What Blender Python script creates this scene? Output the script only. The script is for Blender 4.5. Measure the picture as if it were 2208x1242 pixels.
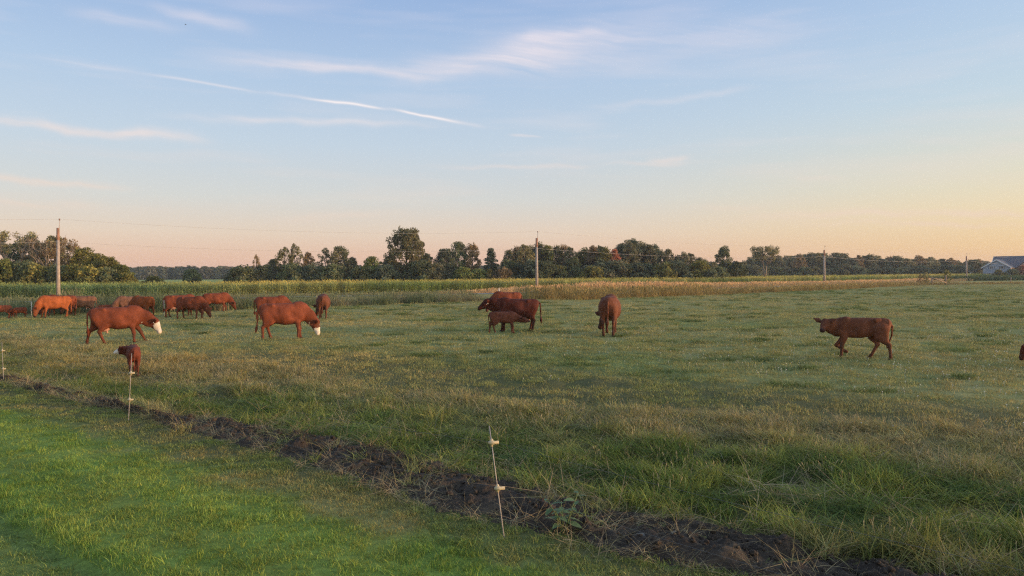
import bpy, bmesh, math, random
import numpy as np
from mathutils import Vector, Matrix

for o in list(bpy.data.objects):
    bpy.data.objects.remove(o)
SC = bpy.context.scene
COL = SC.collection
R = math.radians

# ------------------------------------------------------------------ camera
H = 2.4                 # eye height above the pasture (m)
F = 1600.0              # focal length in photo pixels (2208 wide)
HX, HY = 1104.0, 592.6  # principal column, horizon row of the photo
ROLL = 0.0045
cam = bpy.data.cameras.new('camera')
cam.sensor_fit = 'HORIZONTAL'; cam.sensor_width = 36.0
cam.lens = 36.0 * F / 2208.0
cam.shift_y = -(621.0 - HY) / 2208.0
cam.clip_start = 0.1; cam.clip_end = 20000.0
camo = bpy.data.objects.new('camera', cam); COL.objects.link(camo)
camo.location = (0, 0, H); camo.rotation_euler = (R(90), ROLL, 0)
SC.camera = camo

# ------------------------------------------------------------------ light
SUN_AZ = R(102)         # clockwise from the view direction (+Y): low evening sun on the right
SUN_EL = R(5.0)
SUN_STRENGTH = 3.4
SKY_STRENGTH = 0.03
EXPOSURE = 0.0
sun = bpy.data.lights.new('sun', 'SUN')
sun.energy = SUN_STRENGTH; sun.angle = R(1.0); sun.color = (1.0, 0.57, 0.29)
suno = bpy.data.objects.new('sun', sun); COL.objects.link(suno)
SUN_DIR = Vector((math.sin(SUN_AZ) * math.cos(SUN_EL), math.cos(SUN_AZ) * math.cos(SUN_EL), math.sin(SUN_EL)))
suno.rotation_euler = SUN_DIR.to_track_quat('Z', 'Y').to_euler()
suno.location = (60, -20, 40)

vs = SC.view_settings
vs.view_transform = 'Standard'; vs.look = 'None'; vs.gamma = 1.0
vs.exposure = EXPOSURE; vs.use_curve_mapping = False
SC.cycles.max_bounces = 4; SC.cycles.diffuse_bounces = 2; SC.cycles.transparent_max_bounces = 8
SC.cycles.volume_bounces = 1
SC.cycles.use_denoising = False; SC.cycles.use_adaptive_sampling = True; SC.cycles.adaptive_threshold = 0.015; SC.cycles.filter_width = 1.25


class NT:
    """small helper around a node tree"""
    def __init__(s, tree):
        s.t = tree; s.n = tree.nodes; s.l = tree.links
    def node(s, kind, **kw):
        x = s.n.new(kind)
        for k, v in kw.items(): setattr(x, k, v)
        return x
    def set(s, sock, v):
        if hasattr(v, 'is_output') or isinstance(v, bpy.types.NodeSocket): s.l.new(v, sock)
        else: sock.default_value = v
    def math(s, op, a, b=None, c=None, clamp=False):
        x = s.node('ShaderNodeMath', operation=op, use_clamp=clamp)
        for i, v in enumerate((a, b, c)):
            if v is not None: s.set(x.inputs[i], v)
        return x.outputs[0]
    def vec(s, op, a, b=None):
        x = s.node('ShaderNodeVectorMath', operation=op)
        s.set(x.inputs[0], a)
        if b is not None: s.set(x.inputs[3] if op == 'SCALE' else x.inputs[1], b)
        return x.outputs['Value'] if op in ('DOT_PRODUCT', 'LENGTH') else x.outputs[0]
    def comb(s, x, y, z):
        c = s.node('ShaderNodeCombineXYZ')
        for i, v in enumerate((x, y, z)): s.set(c.inputs[i], v)
        return c.outputs[0]
    def noise(s, vec=None, scale=5.0, detail=3.0, rough=0.5, out='Fac', distortion=0.0):
        x = s.node('ShaderNodeTexNoise')
        if vec is not None: s.l.new(vec, x.inputs['Vector'])
        x.inputs['Scale'].default_value = scale; x.inputs['Detail'].default_value = detail
        x.inputs['Roughness'].default_value = rough; x.inputs['Distortion'].default_value = distortion
        return x.outputs[out]
    def ramp(s, fac, stops, interp='LINEAR'):
        x = s.node('ShaderNodeValToRGB'); x.color_ramp.interpolation = interp
        e = x.color_ramp.elements
        while len(e) < len(stops): e.new(0.5)
        for el, (p, c) in zip(e, stops):
            el.position = p; el.color = (*c, 1) if len(c) == 3 else c
        s.set(x.inputs[0], fac)
        return x.outputs[0]
    def mix(s, fac, a, b, blend='MIX'):
        x = s.node('ShaderNodeMix', data_type='RGBA', blend_type=blend)
        s.set(x.inputs[0], fac)
        for i, v in ((6, a), (7, b)):
            if isinstance(v, tuple) and len(v) == 3: v = (*v, 1)
            s.set(x.inputs[i], v)
        return x.outputs[2]
    def mapr(s, v, a, b, c, d, smooth=False):
        x = s.node('ShaderNodeMapRange', interpolation_type='SMOOTHSTEP' if smooth else 'LINEAR')
        s.set(x.inputs[0], v)
        for i, q in enumerate((a, b, c, d)): x.inputs[i + 1].default_value = q
        return x.outputs[0]


def srgb(r, g, b):
    f = lambda c: (c / 12.92 if c <= 0.04045 else ((c + 0.055) / 1.055) ** 2.4)
    return tuple(f(v / 255.0) for v in (r, g, b))


# ------------------------------------------------------------------ sky
W = bpy.data.worlds.new('World'); SC.world = W; W.use_nodes = True
nt = NT(W.node_tree); nt.n.clear()
sky = nt.node('ShaderNodeTexSky', sky_type='NISHITA', sun_disc=False)
sky.sun_elevation = SUN_EL; sky.sun_rotation = SUN_AZ
sky.altitude = 100; sky.air_density = 1.0; sky.dust_density = 1.2; sky.ozone_density = 2.0
tc = nt.node('ShaderNodeTexCoord')
D = nt.vec('NORMALIZE', tc.outputs['Generated'])
sep = nt.node('ShaderNodeSeparateXYZ'); nt.l.new(D, sep.inputs[0])
dx, dy, dz = sep.outputs
el = nt.math('MAXIMUM', dz, 0.0)
# evening sky: colour by elevation, warmer towards the sun's side of the horizon
base = nt.ramp(el, [(0.0, srgb(228, 182, 164)), (0.022, srgb(231, 190, 168)), (0.055, srgb(229, 207, 189)),
                    (0.10, srgb(214, 213, 210)), (0.17, srgb(197, 211, 225)), (0.25, srgb(180, 202, 228)),
                    (0.36, srgb(152, 180, 222)), (0.70, srgb(152, 178, 216)), (1.0, srgb(152, 178, 214))])
warm = nt.ramp(el, [(0.0, srgb(233, 184, 148)), (0.03, srgb(240, 202, 150)), (0.075, srgb(240, 217, 174)),
                    (0.12, srgb(228, 221, 196)), (0.20, srgb(200, 217, 226)), (0.30, srgb(184, 207, 232)),
                    (0.42, srgb(164, 192, 228)), (0.75, srgb(156, 182, 218)), (1.0, srgb(152, 178, 214))])
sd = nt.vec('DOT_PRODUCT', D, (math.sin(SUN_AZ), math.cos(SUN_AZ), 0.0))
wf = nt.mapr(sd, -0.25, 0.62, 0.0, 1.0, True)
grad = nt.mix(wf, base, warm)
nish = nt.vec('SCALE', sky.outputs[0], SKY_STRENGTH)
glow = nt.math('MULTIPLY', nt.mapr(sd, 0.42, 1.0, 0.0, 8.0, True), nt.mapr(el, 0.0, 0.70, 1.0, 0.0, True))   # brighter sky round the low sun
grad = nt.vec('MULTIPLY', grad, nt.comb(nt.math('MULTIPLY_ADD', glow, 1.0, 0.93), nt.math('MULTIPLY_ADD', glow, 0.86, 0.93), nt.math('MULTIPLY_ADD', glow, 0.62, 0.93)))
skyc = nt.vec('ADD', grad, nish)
# thin high cirrus in bands plus a few longer streaks and one broken contrail
ady = nt.math('MAXIMUM', dy, 0.05)
u = nt.math('DIVIDE', dx, ady); v = nt.math('DIVIDE', dz, ady)
p0 = nt.comb(u, v, 0.0)
wob = nt.noise(p0, 9.0, 3.0, 0.55, out='Color')
wob = nt.vec('SUBTRACT', wob, (0.5, 0.5, 0.5))
p = nt.vec('ADD', p0, nt.vec('MULTIPLY', wob, (0.05, 0.028, 0.0)))
pc = nt.vec('ADD', p0, nt.vec('MULTIPLY', wob, (0.02, 0.0085, 0.0)))


def streak(x0, y0, x1, y1, wpx, strength, q=p):
    ax, ay = (x0 - HX) / F, (HY - y0) / F; bx, by = (x1 - HX) / F, (HY - y1) / F
    L = math.hypot(bx - ax, by - ay); c, s_ = (bx - ax) / L, (by - ay) / L
    rel = nt.vec('SUBTRACT', q, ((ax + bx) / 2, (ay + by) / 2, 0))
    hl = L * 0.40; w = wpx / F
    t = nt.vec('DOT_PRODUCT', rel, (c / hl, s_ / hl, 0)); k = nt.vec('DOT_PRODUCT', rel, (-s_ / w, c / w, 0))
    t2 = nt.math('MULTIPLY', t, t); t4 = nt.math('MULTIPLY', t2, t2)
    r2 = nt.math('MULTIPLY_ADD', k, k, t4)
    return nt.math('MULTIPLY', nt.math('POWER', 0.3679, r2), strength)


fib = nt.noise(nt.vec('MULTIPLY', nt.vec('ADD', p, nt.comb(nt.math('MULTIPLY', v, 1.5), nt.math('MULTIPLY', u, 0.12), 0.0)), (5.0, 46.0, 1.0)), 1.0, 3.0, 0.62)
fib = nt.mapr(fib, 0.30, 0.72, 0.15, 1.25)
acc = None
for s in [(430, 115, 1000, 165, 11, .42), (830, 150, 1260, 125, 26, .48), (1000, 95, 1480, 62, 30, .30), (1100, 80, 1330, 62, 12, .34),
          (950, 140, 1800, 60, 48, .22), (120, 10, 420, 58, 12, .30), (330, 0, 560, 75, 13, .32), (-120, 245, 440, 300, 9, .58),
          (250, 275, 460, 302, 12, .25),
          (330, 245, 1000, 268, 9, .34), (-80, 372, 300, 402, 8, .55), (-100, 430, 240, 442, 9, .40), (900, 363, 1560, 352, 5, .36),
          (1390, 346, 1510, 342, 6, .40), (1250, 232, 1650, 196, 7, .20), (1560, 470, 2300, 462, 8, .42), (1700, 484, 2300, 494, 6, .32),
          (1480, 445, 1680, 452, 5, .22), (1900, 300, 2300, 322, 9, .24), (1700, 388, 1830, 388, 6, .22), (560, 470, 900, 455, 9, .25),
          (1100, 290, 1170, 296, 2.5, .35)]:
    x = streak(*s)
    acc = x if acc is None else nt.math('ADD', acc, x)
acc = nt.math('MULTIPLY', acc, nt.math('MULTIPLY', fib, 1.65))
trail = None
for s in [(60, 114, 330, 158, 3.0, .14), (310, 154, 580, 198, 3.0, .48), (560, 192, 690, 212, 4, .30), (650, 206, 850, 236, 3.0, .95), (835, 230, 1000, 266, 3.0, .98), (960, 256, 1050, 274, 4, .30)]:
    x = streak(*s, q=pc)
    trail = x if trail is None else nt.math('ADD', trail, x)
# the same thin veil all round the sky
veil = nt.noise(nt.vec('MULTIPLY', D, (3.0, 3.0, 26.0)), 1.0, 3.0, 0.6)
veil = nt.math('MULTIPLY', nt.mapr(veil, 0.50, 0.80, 0.0, 0.38), nt.mapr(dz, 0.02, 0.16, 0.4, 1.0))
front = nt.mapr(dy, 0.10, 0.30, 0.0, 1.0)
cl = nt.math('MULTIPLY', nt.math('ADD', acc, trail), front)
cl = nt.math('ADD', cl, veil, clamp=True)
ccol = nt.ramp(el, [(0.0, srgb(238, 200, 176)), (0.09, srgb(238, 217, 200)), (0.2, srgb(232, 226, 229)), (0.4, srgb(212, 214, 236))])
ccol = nt.mix(nt.math('MULTIPLY', trail, 0.8, clamp=True), ccol, srgb(250, 244, 245))
skyc = nt.mix(cl, skyc, ccol)
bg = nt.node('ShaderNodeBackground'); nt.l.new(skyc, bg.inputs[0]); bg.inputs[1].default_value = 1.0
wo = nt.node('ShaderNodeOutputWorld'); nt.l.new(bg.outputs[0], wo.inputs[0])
W.cycles.sampling_method = 'MANUAL'; W.cycles.sample_map_resolution = 512


# ------------------------------------------------------------------ helpers
def ray(px, py):
    uu, vv = (px - HX) / F, (HY - py) / F
    return Vector((uu * math.cos(ROLL) + vv * math.sin(ROLL), 1.0, -uu * math.sin(ROLL) + vv * math.cos(ROLL)))


def ground_at(px, py, z=0.0):
    d = ray(px, py); t = (H - z) / -d.z
    return Vector((d.x * t, d.y * t, z))


def at_depth(px, py, Y):
    d = ray(px, py)
    return Vector((d.x * Y, Y, H + d.z * Y))


def _hash(ix, iy, seed):
    n = (ix * 374761393 + iy * 668265263 + seed * 1274126177) & 0x7fffffff
    n = ((n ^ (n >> 13)) * 1274126177) & 0x7fffffff
    return ((n ^ (n >> 16)) & 0xffff) / 65535.0


def vnoise(x, y, seed=0):
    x = np.asarray(x, float); y = np.asarray(y, float)
    ix = np.floor(x).astype(np.int64); iy = np.floor(y).astype(np.int64)
    fx = x - ix; fy = y - iy
    fx = fx * fx * (3 - 2 * fx); fy = fy * fy * (3 - 2 * fy)
    a = _hash(ix, iy, seed); b = _hash(ix + 1, iy, seed); c = _hash(ix, iy + 1, seed); d = _hash(ix + 1, iy + 1, seed)
    return (a * (1 - fx) + b * fx) * (1 - fy) + (c * (1 - fx) + d * fx) * fy


def fbm(x, y, seed=0, octv=4):
    s = 0; a = 0.5; t = 0
    for i in range(octv):
        s = s + a * vnoise(x, y, seed + i * 17); t += a
        x = np.asarray(x) * 2.03 + 11.3; y = np.asarray(y) * 2.03 - 7.1; a *= 0.5
    return s / t


def sstep(a, b, x):
    t = np.clip((np.asarray(x, float) - a) / (b - a), 0, 1)
    return t * t * (3 - 2 * t)


def link(o, parent=None):
    COL.objects.link(o)
    if parent is not None: o.parent = parent
    return o


def mesh(name, verts, faces, smooth=False):
    me = bpy.data.meshes.new(name)
    me.from_pydata([tuple(q) for q in verts], [], faces)
    if smooth: me.polygons.foreach_set('use_smooth', [True] * len(me.polygons))
    me.update()
    return me


def mesh_np(name, verts, quads, smooth=False):
    """fast mesh from arrays: verts (n,3), faces (m,k) all of one size"""
    verts = np.asarray(verts, np.float32); quads = np.asarray(quads, np.int32)
    me = bpy.data.meshes.new(name)
    k = quads.shape[1]; m = len(quads)
    me.vertices.add(len(verts)); me.vertices.foreach_set('co', verts.ravel())
    me.loops.add(m * k); me.loops.foreach_set('vertex_index', quads.ravel())
    me.polygons.add(m); me.polygons.foreach_set('loop_start', np.arange(0, m * k, k, dtype=np.int32))
    if smooth: me.polygons.foreach_set('use_smooth', np.ones(m, bool))
    me.update(calc_edges=True); me.validate()
    return me


def set_col(me, cols, name='tint'):
    a = me.attributes.new(name, 'FLOAT_COLOR', 'POINT')
    c = np.ones((len(me.vertices), 4), np.float32); c[:, :3] = cols
    a.data.foreach_set('color', c.ravel())


def obj(name, me, mat=None, parent=None, loc=None):
    if mat is not None and not me.materials: me.materials.append(mat)
    o = bpy.data.objects.new(name, me)
    if loc is not None: o.location = loc
    return link(o, parent)


def empty(name, loc, rz=0.0, s=1.0):
    o = bpy.data.objects.new(name, None); o.location = loc; o.rotation_euler = (0, 0, rz); o.scale = (s, s, s)
    o.empty_display_size = 0.2
    return link(o)


def tag(o, label=None, cat=None, group=None, kind=None):
    if label: o['label'] = label
    if cat: o['category'] = cat
    if group: o['group'] = group
    if kind: o['kind'] = kind
    return o


def newmat(name):
    m = bpy.data.materials.new(name); m.use_nodes = True
    t = NT(m.node_tree); t.n.clear()
    out = t.node('ShaderNodeOutputMaterial')
    return m, t, out


def pmat(name, col, rough=0.75, noise=None, spec=0.3, metal=0.0, bump=None):
    """plain procedural material: colour with a noise variation and optional bump"""
    m, t, out = newmat(name)
    b = t.node('ShaderNodeBsdfPrincipled')
    b.inputs['Roughness'].default_value = rough; b.inputs['Metallic'].default_value = metal
    b.inputs['Specular IOR Level'].default_value = spec
    tcn = t.node('ShaderNodeTexCoord')
    sc_, amt = noise if noise else (8.0, 0.25)
    f = t.noise(tcn.outputs['Object'], sc_, 4.0, 0.6)
    lo = tuple(c * (1 - amt) for c in col); hi = tuple(min(1, c * (1 + amt)) for c in col)
    t.l.new(t.ramp(f, [(0.3, lo), (0.7, hi)]), b.inputs['Base Color'])
    if bump:
        bn = t.node('ShaderNodeBump'); bn.inputs['Strength'].default_value = bump[1]; bn.inputs['Distance'].default_value = bump[2]
        t.l.new(t.noise(tcn.outputs['Object'], bump[0], 4.0, 0.6), bn.inputs['Height']); t.l.new(bn.outputs[0], b.inputs['Normal'])
    t.l.new(b.outputs[0], out.inputs[0])
    return m


def leafmat(name, instancer=True, translucent=0.3, rough=0.6, gain=1.0, fixed=None, rnd=0.25, spec=0.15):
    """foliage: tint comes from the plant (instance attribute or fixed colour), per-blade variation from the mesh"""
    m, t, out = newmat(name)
    if fixed is None:
        a = t.node('ShaderNodeAttribute', attribute_name='tint', attribute_type='INSTANCER' if instancer else 'GEOMETRY')
        col = a.outputs['Color']
    else:
        oi = t.node('ShaderNodeObjectInfo')
        col = t.mix(oi.outputs['Random'], tuple(c * (1 - rnd) for c in fixed), tuple(c * (1 + rnd) for c in fixed))
    sh = t.node('ShaderNodeAttribute', attribute_name='shade', attribute_type='GEOMETRY')
    col = t.mix(1.0, col, sh.outputs['Color'], 'MULTIPLY')
    d = t.node('ShaderNodeBsdfPrincipled'); d.inputs['Roughness'].default_value = rough
    d.inputs['Specular IOR Level'].default_value = spec
    tr = t.node('ShaderNodeBsdfTranslucent'); mx = t.node('ShaderNodeMixShader'); mx.inputs[0].default_value = translucent
    t.l.new(col, d.inputs['Base Color']); t.l.new(col, tr.inputs[0])
    t.l.new(d.outputs[0], mx.inputs[1]); t.l.new(tr.outputs[0], mx.inputs[2]); t.l.new(mx.outputs[0], out.inputs[0])
    return m


def tube(path, radii, seg=8, cap=True):
    """tapered tube along a list of points -> verts, faces"""
    V = []; Fc = []
    n = len(path); path = [Vector(q) for q in path]
    for i, q in enumerate(path):
        d = (path[min(i + 1, n - 1)] - path[max(i - 1, 0)]).normalized()
        a = d.orthogonal().normalized() if i == 0 else (prev - d * prev.dot(d)).normalized()
        prev = a; b = d.cross(a)
        for k in range(seg):
            an = 2 * math.pi * k / seg
            V.append(q + (a * math.cos(an) + b * math.sin(an)) * radii[i])
    for i in range(n - 1):
        for k in range(seg):
            k2 = (k + 1) % seg
            Fc.append((i * seg + k, i * seg + k2, (i + 1) * seg + k2, (i + 1) * seg + k))
    if cap:
        Fc.append(tuple(range(seg - 1, -1, -1))); Fc.append(tuple(range((n - 1) * seg, n * seg)))
    return V, Fc


class MB:
    def __init__(s): s.v = []; s.f = []
    def add(s, vf):
        v, f = vf; k = len(s.v); s.v += [tuple(q) for q in v]; s.f += [tuple(i + k for i in g) for g in f]; return s
    def box(s, c, d, rz=0.0):
        x, y, z = (q / 2 for q in d); m = Matrix.Rotation(rz, 3, 'Z')
        v = [Vector(c) + m @ Vector((sx * x, sy * y, sz * z)) for sx in (-1, 1) for sy in (-1, 1) for sz in (-1, 1)]
        return s.add((v, [(0, 1, 3, 2), (4, 6, 7, 5), (0, 4, 5, 1), (2, 3, 7, 6), (0, 2, 6, 4), (1, 5, 7, 3)]))
    def poly(s, pts): return s.add((pts, [tuple(range(len(pts)))]))
    def prism(s, pts, off):
        """pts: a planar loop, extruded by off"""
        n = len(pts); off = Vector(off); a = [Vector(q) for q in pts]; b = [q + off for q in a]
        fs = [tuple(range(n)), tuple(range(2 * n - 1, n - 1, -1))] + [(i, i + n, (i + 1) % n + n, (i + 1) % n) for i in range(n)]
        return s.add((a + b, fs))
    def build(s, name, mat, parent=None, smooth=False, loc=None):
        me = mesh(name, s.v, s.f, smooth)
        bm = bmesh.new(); bm.from_mesh(me); bmesh.ops.recalc_face_normals(bm, faces=bm.faces); bm.to_mesh(me); bm.free()
        return obj(name, me, mat, parent, loc)


def scatter(name, pts, rot, scl, idx, tint, sources, label, cat=None):
    """one 'stuff' object: many small plants instanced on points by geometry nodes"""
    n = len(pts)
    me = bpy.data.meshes.new(name)
    me.vertices.add(n); me.vertices.foreach_set('co', np.asarray(pts, np.float32).ravel())
    for nm, ty, key, arr in (('rot', 'FLOAT_VECTOR', 'vector', rot), ('scl', 'FLOAT_VECTOR', 'vector', scl),
                             ('idx', 'INT', 'value', idx)):
        a = me.attributes.new(nm, ty, 'POINT')
        a.data.foreach_set(key, np.asarray(arr, np.int32 if ty == 'INT' else np.float32).ravel())
    set_col(me, tint)
    me.update()
    src = bpy.data.collections.new(name + '_kinds')
    for i, (sm) in enumerate(sources):
        so = bpy.data.objects.new('%s_kind_%02d' % (name, i), sm); src.objects.link(so)
    g = bpy.data.node_groups.new(name + '_scatter', 'GeometryNodeTree')
    g.interface.new_socket('Geometry', in_out='INPUT', socket_type='NodeSocketGeometry')
    g.interface.new_socket('Geometry', in_out='OUTPUT', socket_type='NodeSocketGeometry')
    t = NT(g)
    gi = t.node('NodeGroupInput'); go = t.node('NodeGroupOutput')
    ip = t.node('GeometryNodeInstanceOnPoints')
    ci = t.node('GeometryNodeCollectionInfo')
    ci.inputs['Collection'].default_value = src
    ci.inputs['Separate Children'].default_value = True; ci.inputs['Reset Children'].default_value = True
    def na(nm, ty):
        x = t.node('GeometryNodeInputNamedAttribute', data_type=ty); x.inputs['Name'].default_value = nm
        return x.outputs['Attribute']
    er = t.node('FunctionNodeEulerToRotation'); t.l.new(na('rot', 'FLOAT_VECTOR'), er.inputs[0])
    t.l.new(gi.outputs[0], ip.inputs['Points']); t.l.new(ci.outputs[0], ip.inputs['Instance'])
    ip.inputs['Pick Instance'].default_value = True
    t.l.new(na('idx', 'INT'), ip.inputs['Instance Index'])
    t.l.new(er.outputs[0], ip.inputs['Rotation']); t.l.new(na('scl', 'FLOAT_VECTOR'), ip.inputs['Scale'])
    t.l.new(ip.outputs[0], go.inputs[0])
    o = obj(name, me)
    md = o.modifiers.new('scatter', 'NODES'); md.node_group = g
    tag(o, label, cat, kind='stuff')
    return o

# ------------------------------------------------------------------ terrain
# the bare soil strip runs diagonally past the camera; s is the distance from it (+ = pasture side), a runs along it
U2 = np.array((0.783, -0.622)); N2 = np.array((0.622, 0.783)); C2 = np.array((-5.36, 12.2))


def strip_sa(x, y):
    px, py = np.asarray(x, float) - C2[0], np.asarray(y, float) - C2[1]
    return px * N2[0] + py * N2[1], px * U2[0] + py * U2[1]


EDGE_PX = [(-700, 700), (-300, 690), (0, 681), (100, 678), (200, 676), (350, 676), (450, 671), (550, 667), (700, 660), (880, 655), (1050, 650), (1300, 645),
           (1550, 635), (1800, 625), (1900, 619), (2000, 614.5), (2200, 612), (2700, 611)]
EDGE = np.array([tuple(ground_at(x, y))[:2] for x, y in EDGE_PX])       # far edge of the pasture


def poly_y(line, x):
    return np.interp(x, line[:, 0], line[:, 1])


def edge_dist(x, y):
    """signed: > 0 beyond the pasture's far edge (about perpendicular metres)"""
    return (np.asarray(y, float) - poly_y(EDGE, x)) * 0.80


def hgt(x, y):
    x = np.asarray(x, float); y = np.asarray(y, float)
    e = edge_dist(x, y)
    d = np.hypot(x, y)
    z = -0.45 * sstep(0.5, 9, e) * (1 - sstep(90, 200, x)) + 0.45 * sstep(80, 190, e)* (1 - sstep(90, 200, x))
    s, a = strip_sa(x, y)
    und = (fbm(x * 0.9, y * 0.9, 3) - 0.5) * 0.10 + (fbm(x * 0.12, y * 0.12, 9) - 0.5) * 0.22
    und = und * sstep(4, 14, d) * (1 - sstep(120, 300, d))
    lumps = (fbm(x * 2.2, y * 2.2, 21) - 0.45) * 0.20 * sstep(0.5, 1.8, s) * (1 - sstep(6.5, 9.5, s))
    track = -0.09 * np.exp(-((s + 3.58 + 0.08 * np.sin(a * 0.5)) / 0.17) ** 2)
    und = und * (0.25 + 0.75 * sstep(-0.5, 2.0, s))
    return z + und + np.where(d < 40, lumps + track, 0)


ALB = np.array((1.90, 1.84, 1.45))


def lerp3(c0, c1, f):
    f = np.asarray(f)[..., None]
    return np.asarray(c0) * (1 - f) + np.asarray(c1) * f


def ground_tint(x, y):
    """base colour of what grows at x, y"""
    x = np.asarray(x, float); y = np.asarray(y, float)
    s, a = strip_sa(x, y); e = edge_dist(x, y)
    n1 = fbm(x * 0.35, y * 0.35, 40); n2 = fbm(x * 1.6, y * 1.6, 51); n3 = fbm(x * 0.09, y * 0.09, 60)
    c = lerp3((0.148, 0.153, 0.073), (0.200, 0.180, 0.096), sstep(0.42, 0.66, n1 * 0.6 + n2 * 0.4))
    c = lerp3(c, (0.118, 0.140, 0.062), sstep(0.52, 0.70, n3 * 0.5 + n1 * 0.5))
    # rank grass beside the strip: green near it, straw-coloured seed heads further out
    sf = 4.6 + 2.4 * sstep(2, 14, a) + (n1 - .5) * 2.2
    rank = sstep(0.2, 0.6, s) * (1 - sstep(sf - 0.4, sf + 0.5, s))
    g = lerp3((0.055, 0.088, 0.026), (0.115, 0.146, 0.040), sstep(0.35, 0.65, n2))
    g = lerp3(g, (0.090, 0.085, 0.040), 0.55 * sstep(5, 10, a) * sstep(0.38, 0.6, n1))
    dry = sstep(0.18, 0.62, (s / np.maximum(sf, 1)) * 0.75 + (n1 - .5) * 0.9 + (n2 - .5) * 0.5)
    g = lerp3(g, (0.225, 0.192, 0.102), dry * 0.66)
    c = lerp3(c, g, rank)
    # yellowish dry band left of centre
    yb = np.exp(-((x + 9.5) / 4.5) ** 2 - ((y - 20.0) / 2.2) ** 2) * sstep(0.35, 0.6, n2 * .5 + n1 * .5)
    c = lerp3(c, (0.24, 0.185, 0.075), yb * 0.8)
    # verge
    vg = sstep(-1.75, -1.25, s + (n2 - .5) * 0.7) * (1 - sstep(-0.2, 0.3, s))
    lawn = lerp3((0.100, 0.154, 0.036), (0.138, 0.178, 0.046), sstep(0.35, 0.65, n2 * .5 + n1 * .5))
    lawn = lerp3(lawn, (0.155, 0.178, 0.064), sstep(3.5, 3.7, -s) * 0.55)
    lawn = lerp3(lawn, (0.062, 0.105, 0.038), np.exp(-((s + 3.85) / 0.32) ** 2) * 0.75)  # shadow line along the rut at the mow edge, painted into the tint
    lawn = lawn * (1 + 0.10 * np.sin(s * 5.2 + 0.6 * n1))[..., None]        # faint mowing bands
    vgc = lerp3((0.115, 0.142, 0.050), (0.165, 0.155, 0.070), sstep(0.4, 0.68, n2))
    lv = lerp3(lawn, vgc, vg)
    c = lerp3(c, lv, 1 - sstep(-0.25, 0.15, s))
    # beyond the pasture
    c = lerp3(c, (0.20, 0.165, 0.075), sstep(0, 3, e))
    c = lerp3(c, (0.17, 0.195, 0.075), sstep(55, 75, e))
    return c * ALB


def grid_sheet(name, P, cols_attr=True, zoff=0.0, mat=None, height=None):
    """P: (rows, cols, 2) plan positions -> mesh sheet that follows the terrain"""
    n, m = P.shape[:2]
    z = (hgt(P[..., 0], P[..., 1]) if height is None else height) + zoff
    V = np.concatenate([P, z[..., None]], -1).reshape(-1, 3)
    i = np.arange(n - 1)[:, None] * m + np.arange(m - 1)[None]
    Q = np.stack([i, i + 1, i + m + 1, i + m], -1).reshape(-1, 4)
    me = mesh_np(name, V, Q, True)
    if cols_attr:
        tc_ = ground_tint(V[:, 0], V[:, 1]); s_, a_ = strip_sa(V[:, 0], V[:, 1])
        thatch = sstep(11, 8, s_) * sstep(30, 20, np.hypot(V[:, 0], V[:, 1]))        # brown thatch and earth between the tufts
        thatch = thatch * (0.25 + 0.75 * sstep(-1.6, -0.6, s_))
        set_col(me, lerp3(tc_, (0.085, 0.070, 0.036), thatch * 0.72))
    o = obj(name, me, mat)
    return o


def groundmat(name, scale=1.0, gain=1.0, bump=0.35):
    m, t, out = newmat(name)
    a = t.node('ShaderNodeAttribute', attribute_name='tint')
    g = t.node('ShaderNodeNewGeometry')
    f1 = t.noise(g.outputs['Position'], 14.0 * scale, 5.0, 0.65)
    f2 = t.noise(g.outputs['Position'], 2.3 * scale, 4.0, 0.6)
    f = t.math('ADD', t.math('MULTIPLY', f1, 0.6), t.math('MULTIPLY', f2, 0.4))
    k = t.mapr(f, 0.3, 0.7, 0.55 * gain, 1.4 * gain)
    col = t.vec('MULTIPLY', a.outputs['Vector'], t.comb(k, k, t.math('MULTIPLY', k, 0.97)))
    b = t.node('ShaderNodeBsdfPrincipled'); b.inputs['Roughness'].default_value = 0.9
    b.inputs['Specular IOR Level'].default_value = 0.05
    t.l.new(col, b.inputs['Base Color'])
    bn = t.node('ShaderNodeBump'); bn.inputs['Strength'].default_value = bump; bn.inputs['Distance'].default_value = 0.12
    t.l.new(f, bn.inputs['Height']); t.l.new(bn.outputs[0], b.inputs['Normal'])
    t.l.new(b.outputs[0], out.inputs[0])
    return m


M_ground = groundmat('pasture_ground', gain=0.85)
# one sheet from underfoot to the horizon, finer where it is near
ang = np.concatenate([np.arange(-50, 50, 0.4), np.arange(50, 310.1, 5.0)])
ang[-1] = 310.0
ang = np.radians(ang)
rad = np.concatenate([[0.02], np.geomspace(1.2, 7000, 230)])
PP = np.stack([rad[:, None] * np.sin(ang)[None], rad[:, None] * np.cos(ang)[None]], -1)
g = grid_sheet('ground', PP, mat=M_ground)
tag(g, 'grazed green pasture spreading out to the far tree line', 'pasture', kind='structure')

# mown lawn on the camera's side of the strip
av = np.arange(-22, 24, 0.12); sv = np.arange(-14, -1.25, 0.12)
wob_ = 0.22 * (vnoise(av * 0.8, av * 0 + 3, 5) - .5) + 0.12 * (vnoise(av * 3.1, av * 0 + 8, 6) - .5)
S = sv[None, :] + np.linspace(0, 1, len(sv))[None] ** 6 * wob_[:, None] * 2
P2 = C2 + av[:, None, None] * U2 + S[..., None] * N2
P2 = P2[:, ::-1]
lawn = grid_sheet('lawn', P2, zoff=0.012, mat=groundmat('lawn_ground', gain=0.9))
tag(lawn, 'mown bright green lawn in the near left corner', 'lawn', kind='structure')


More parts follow.
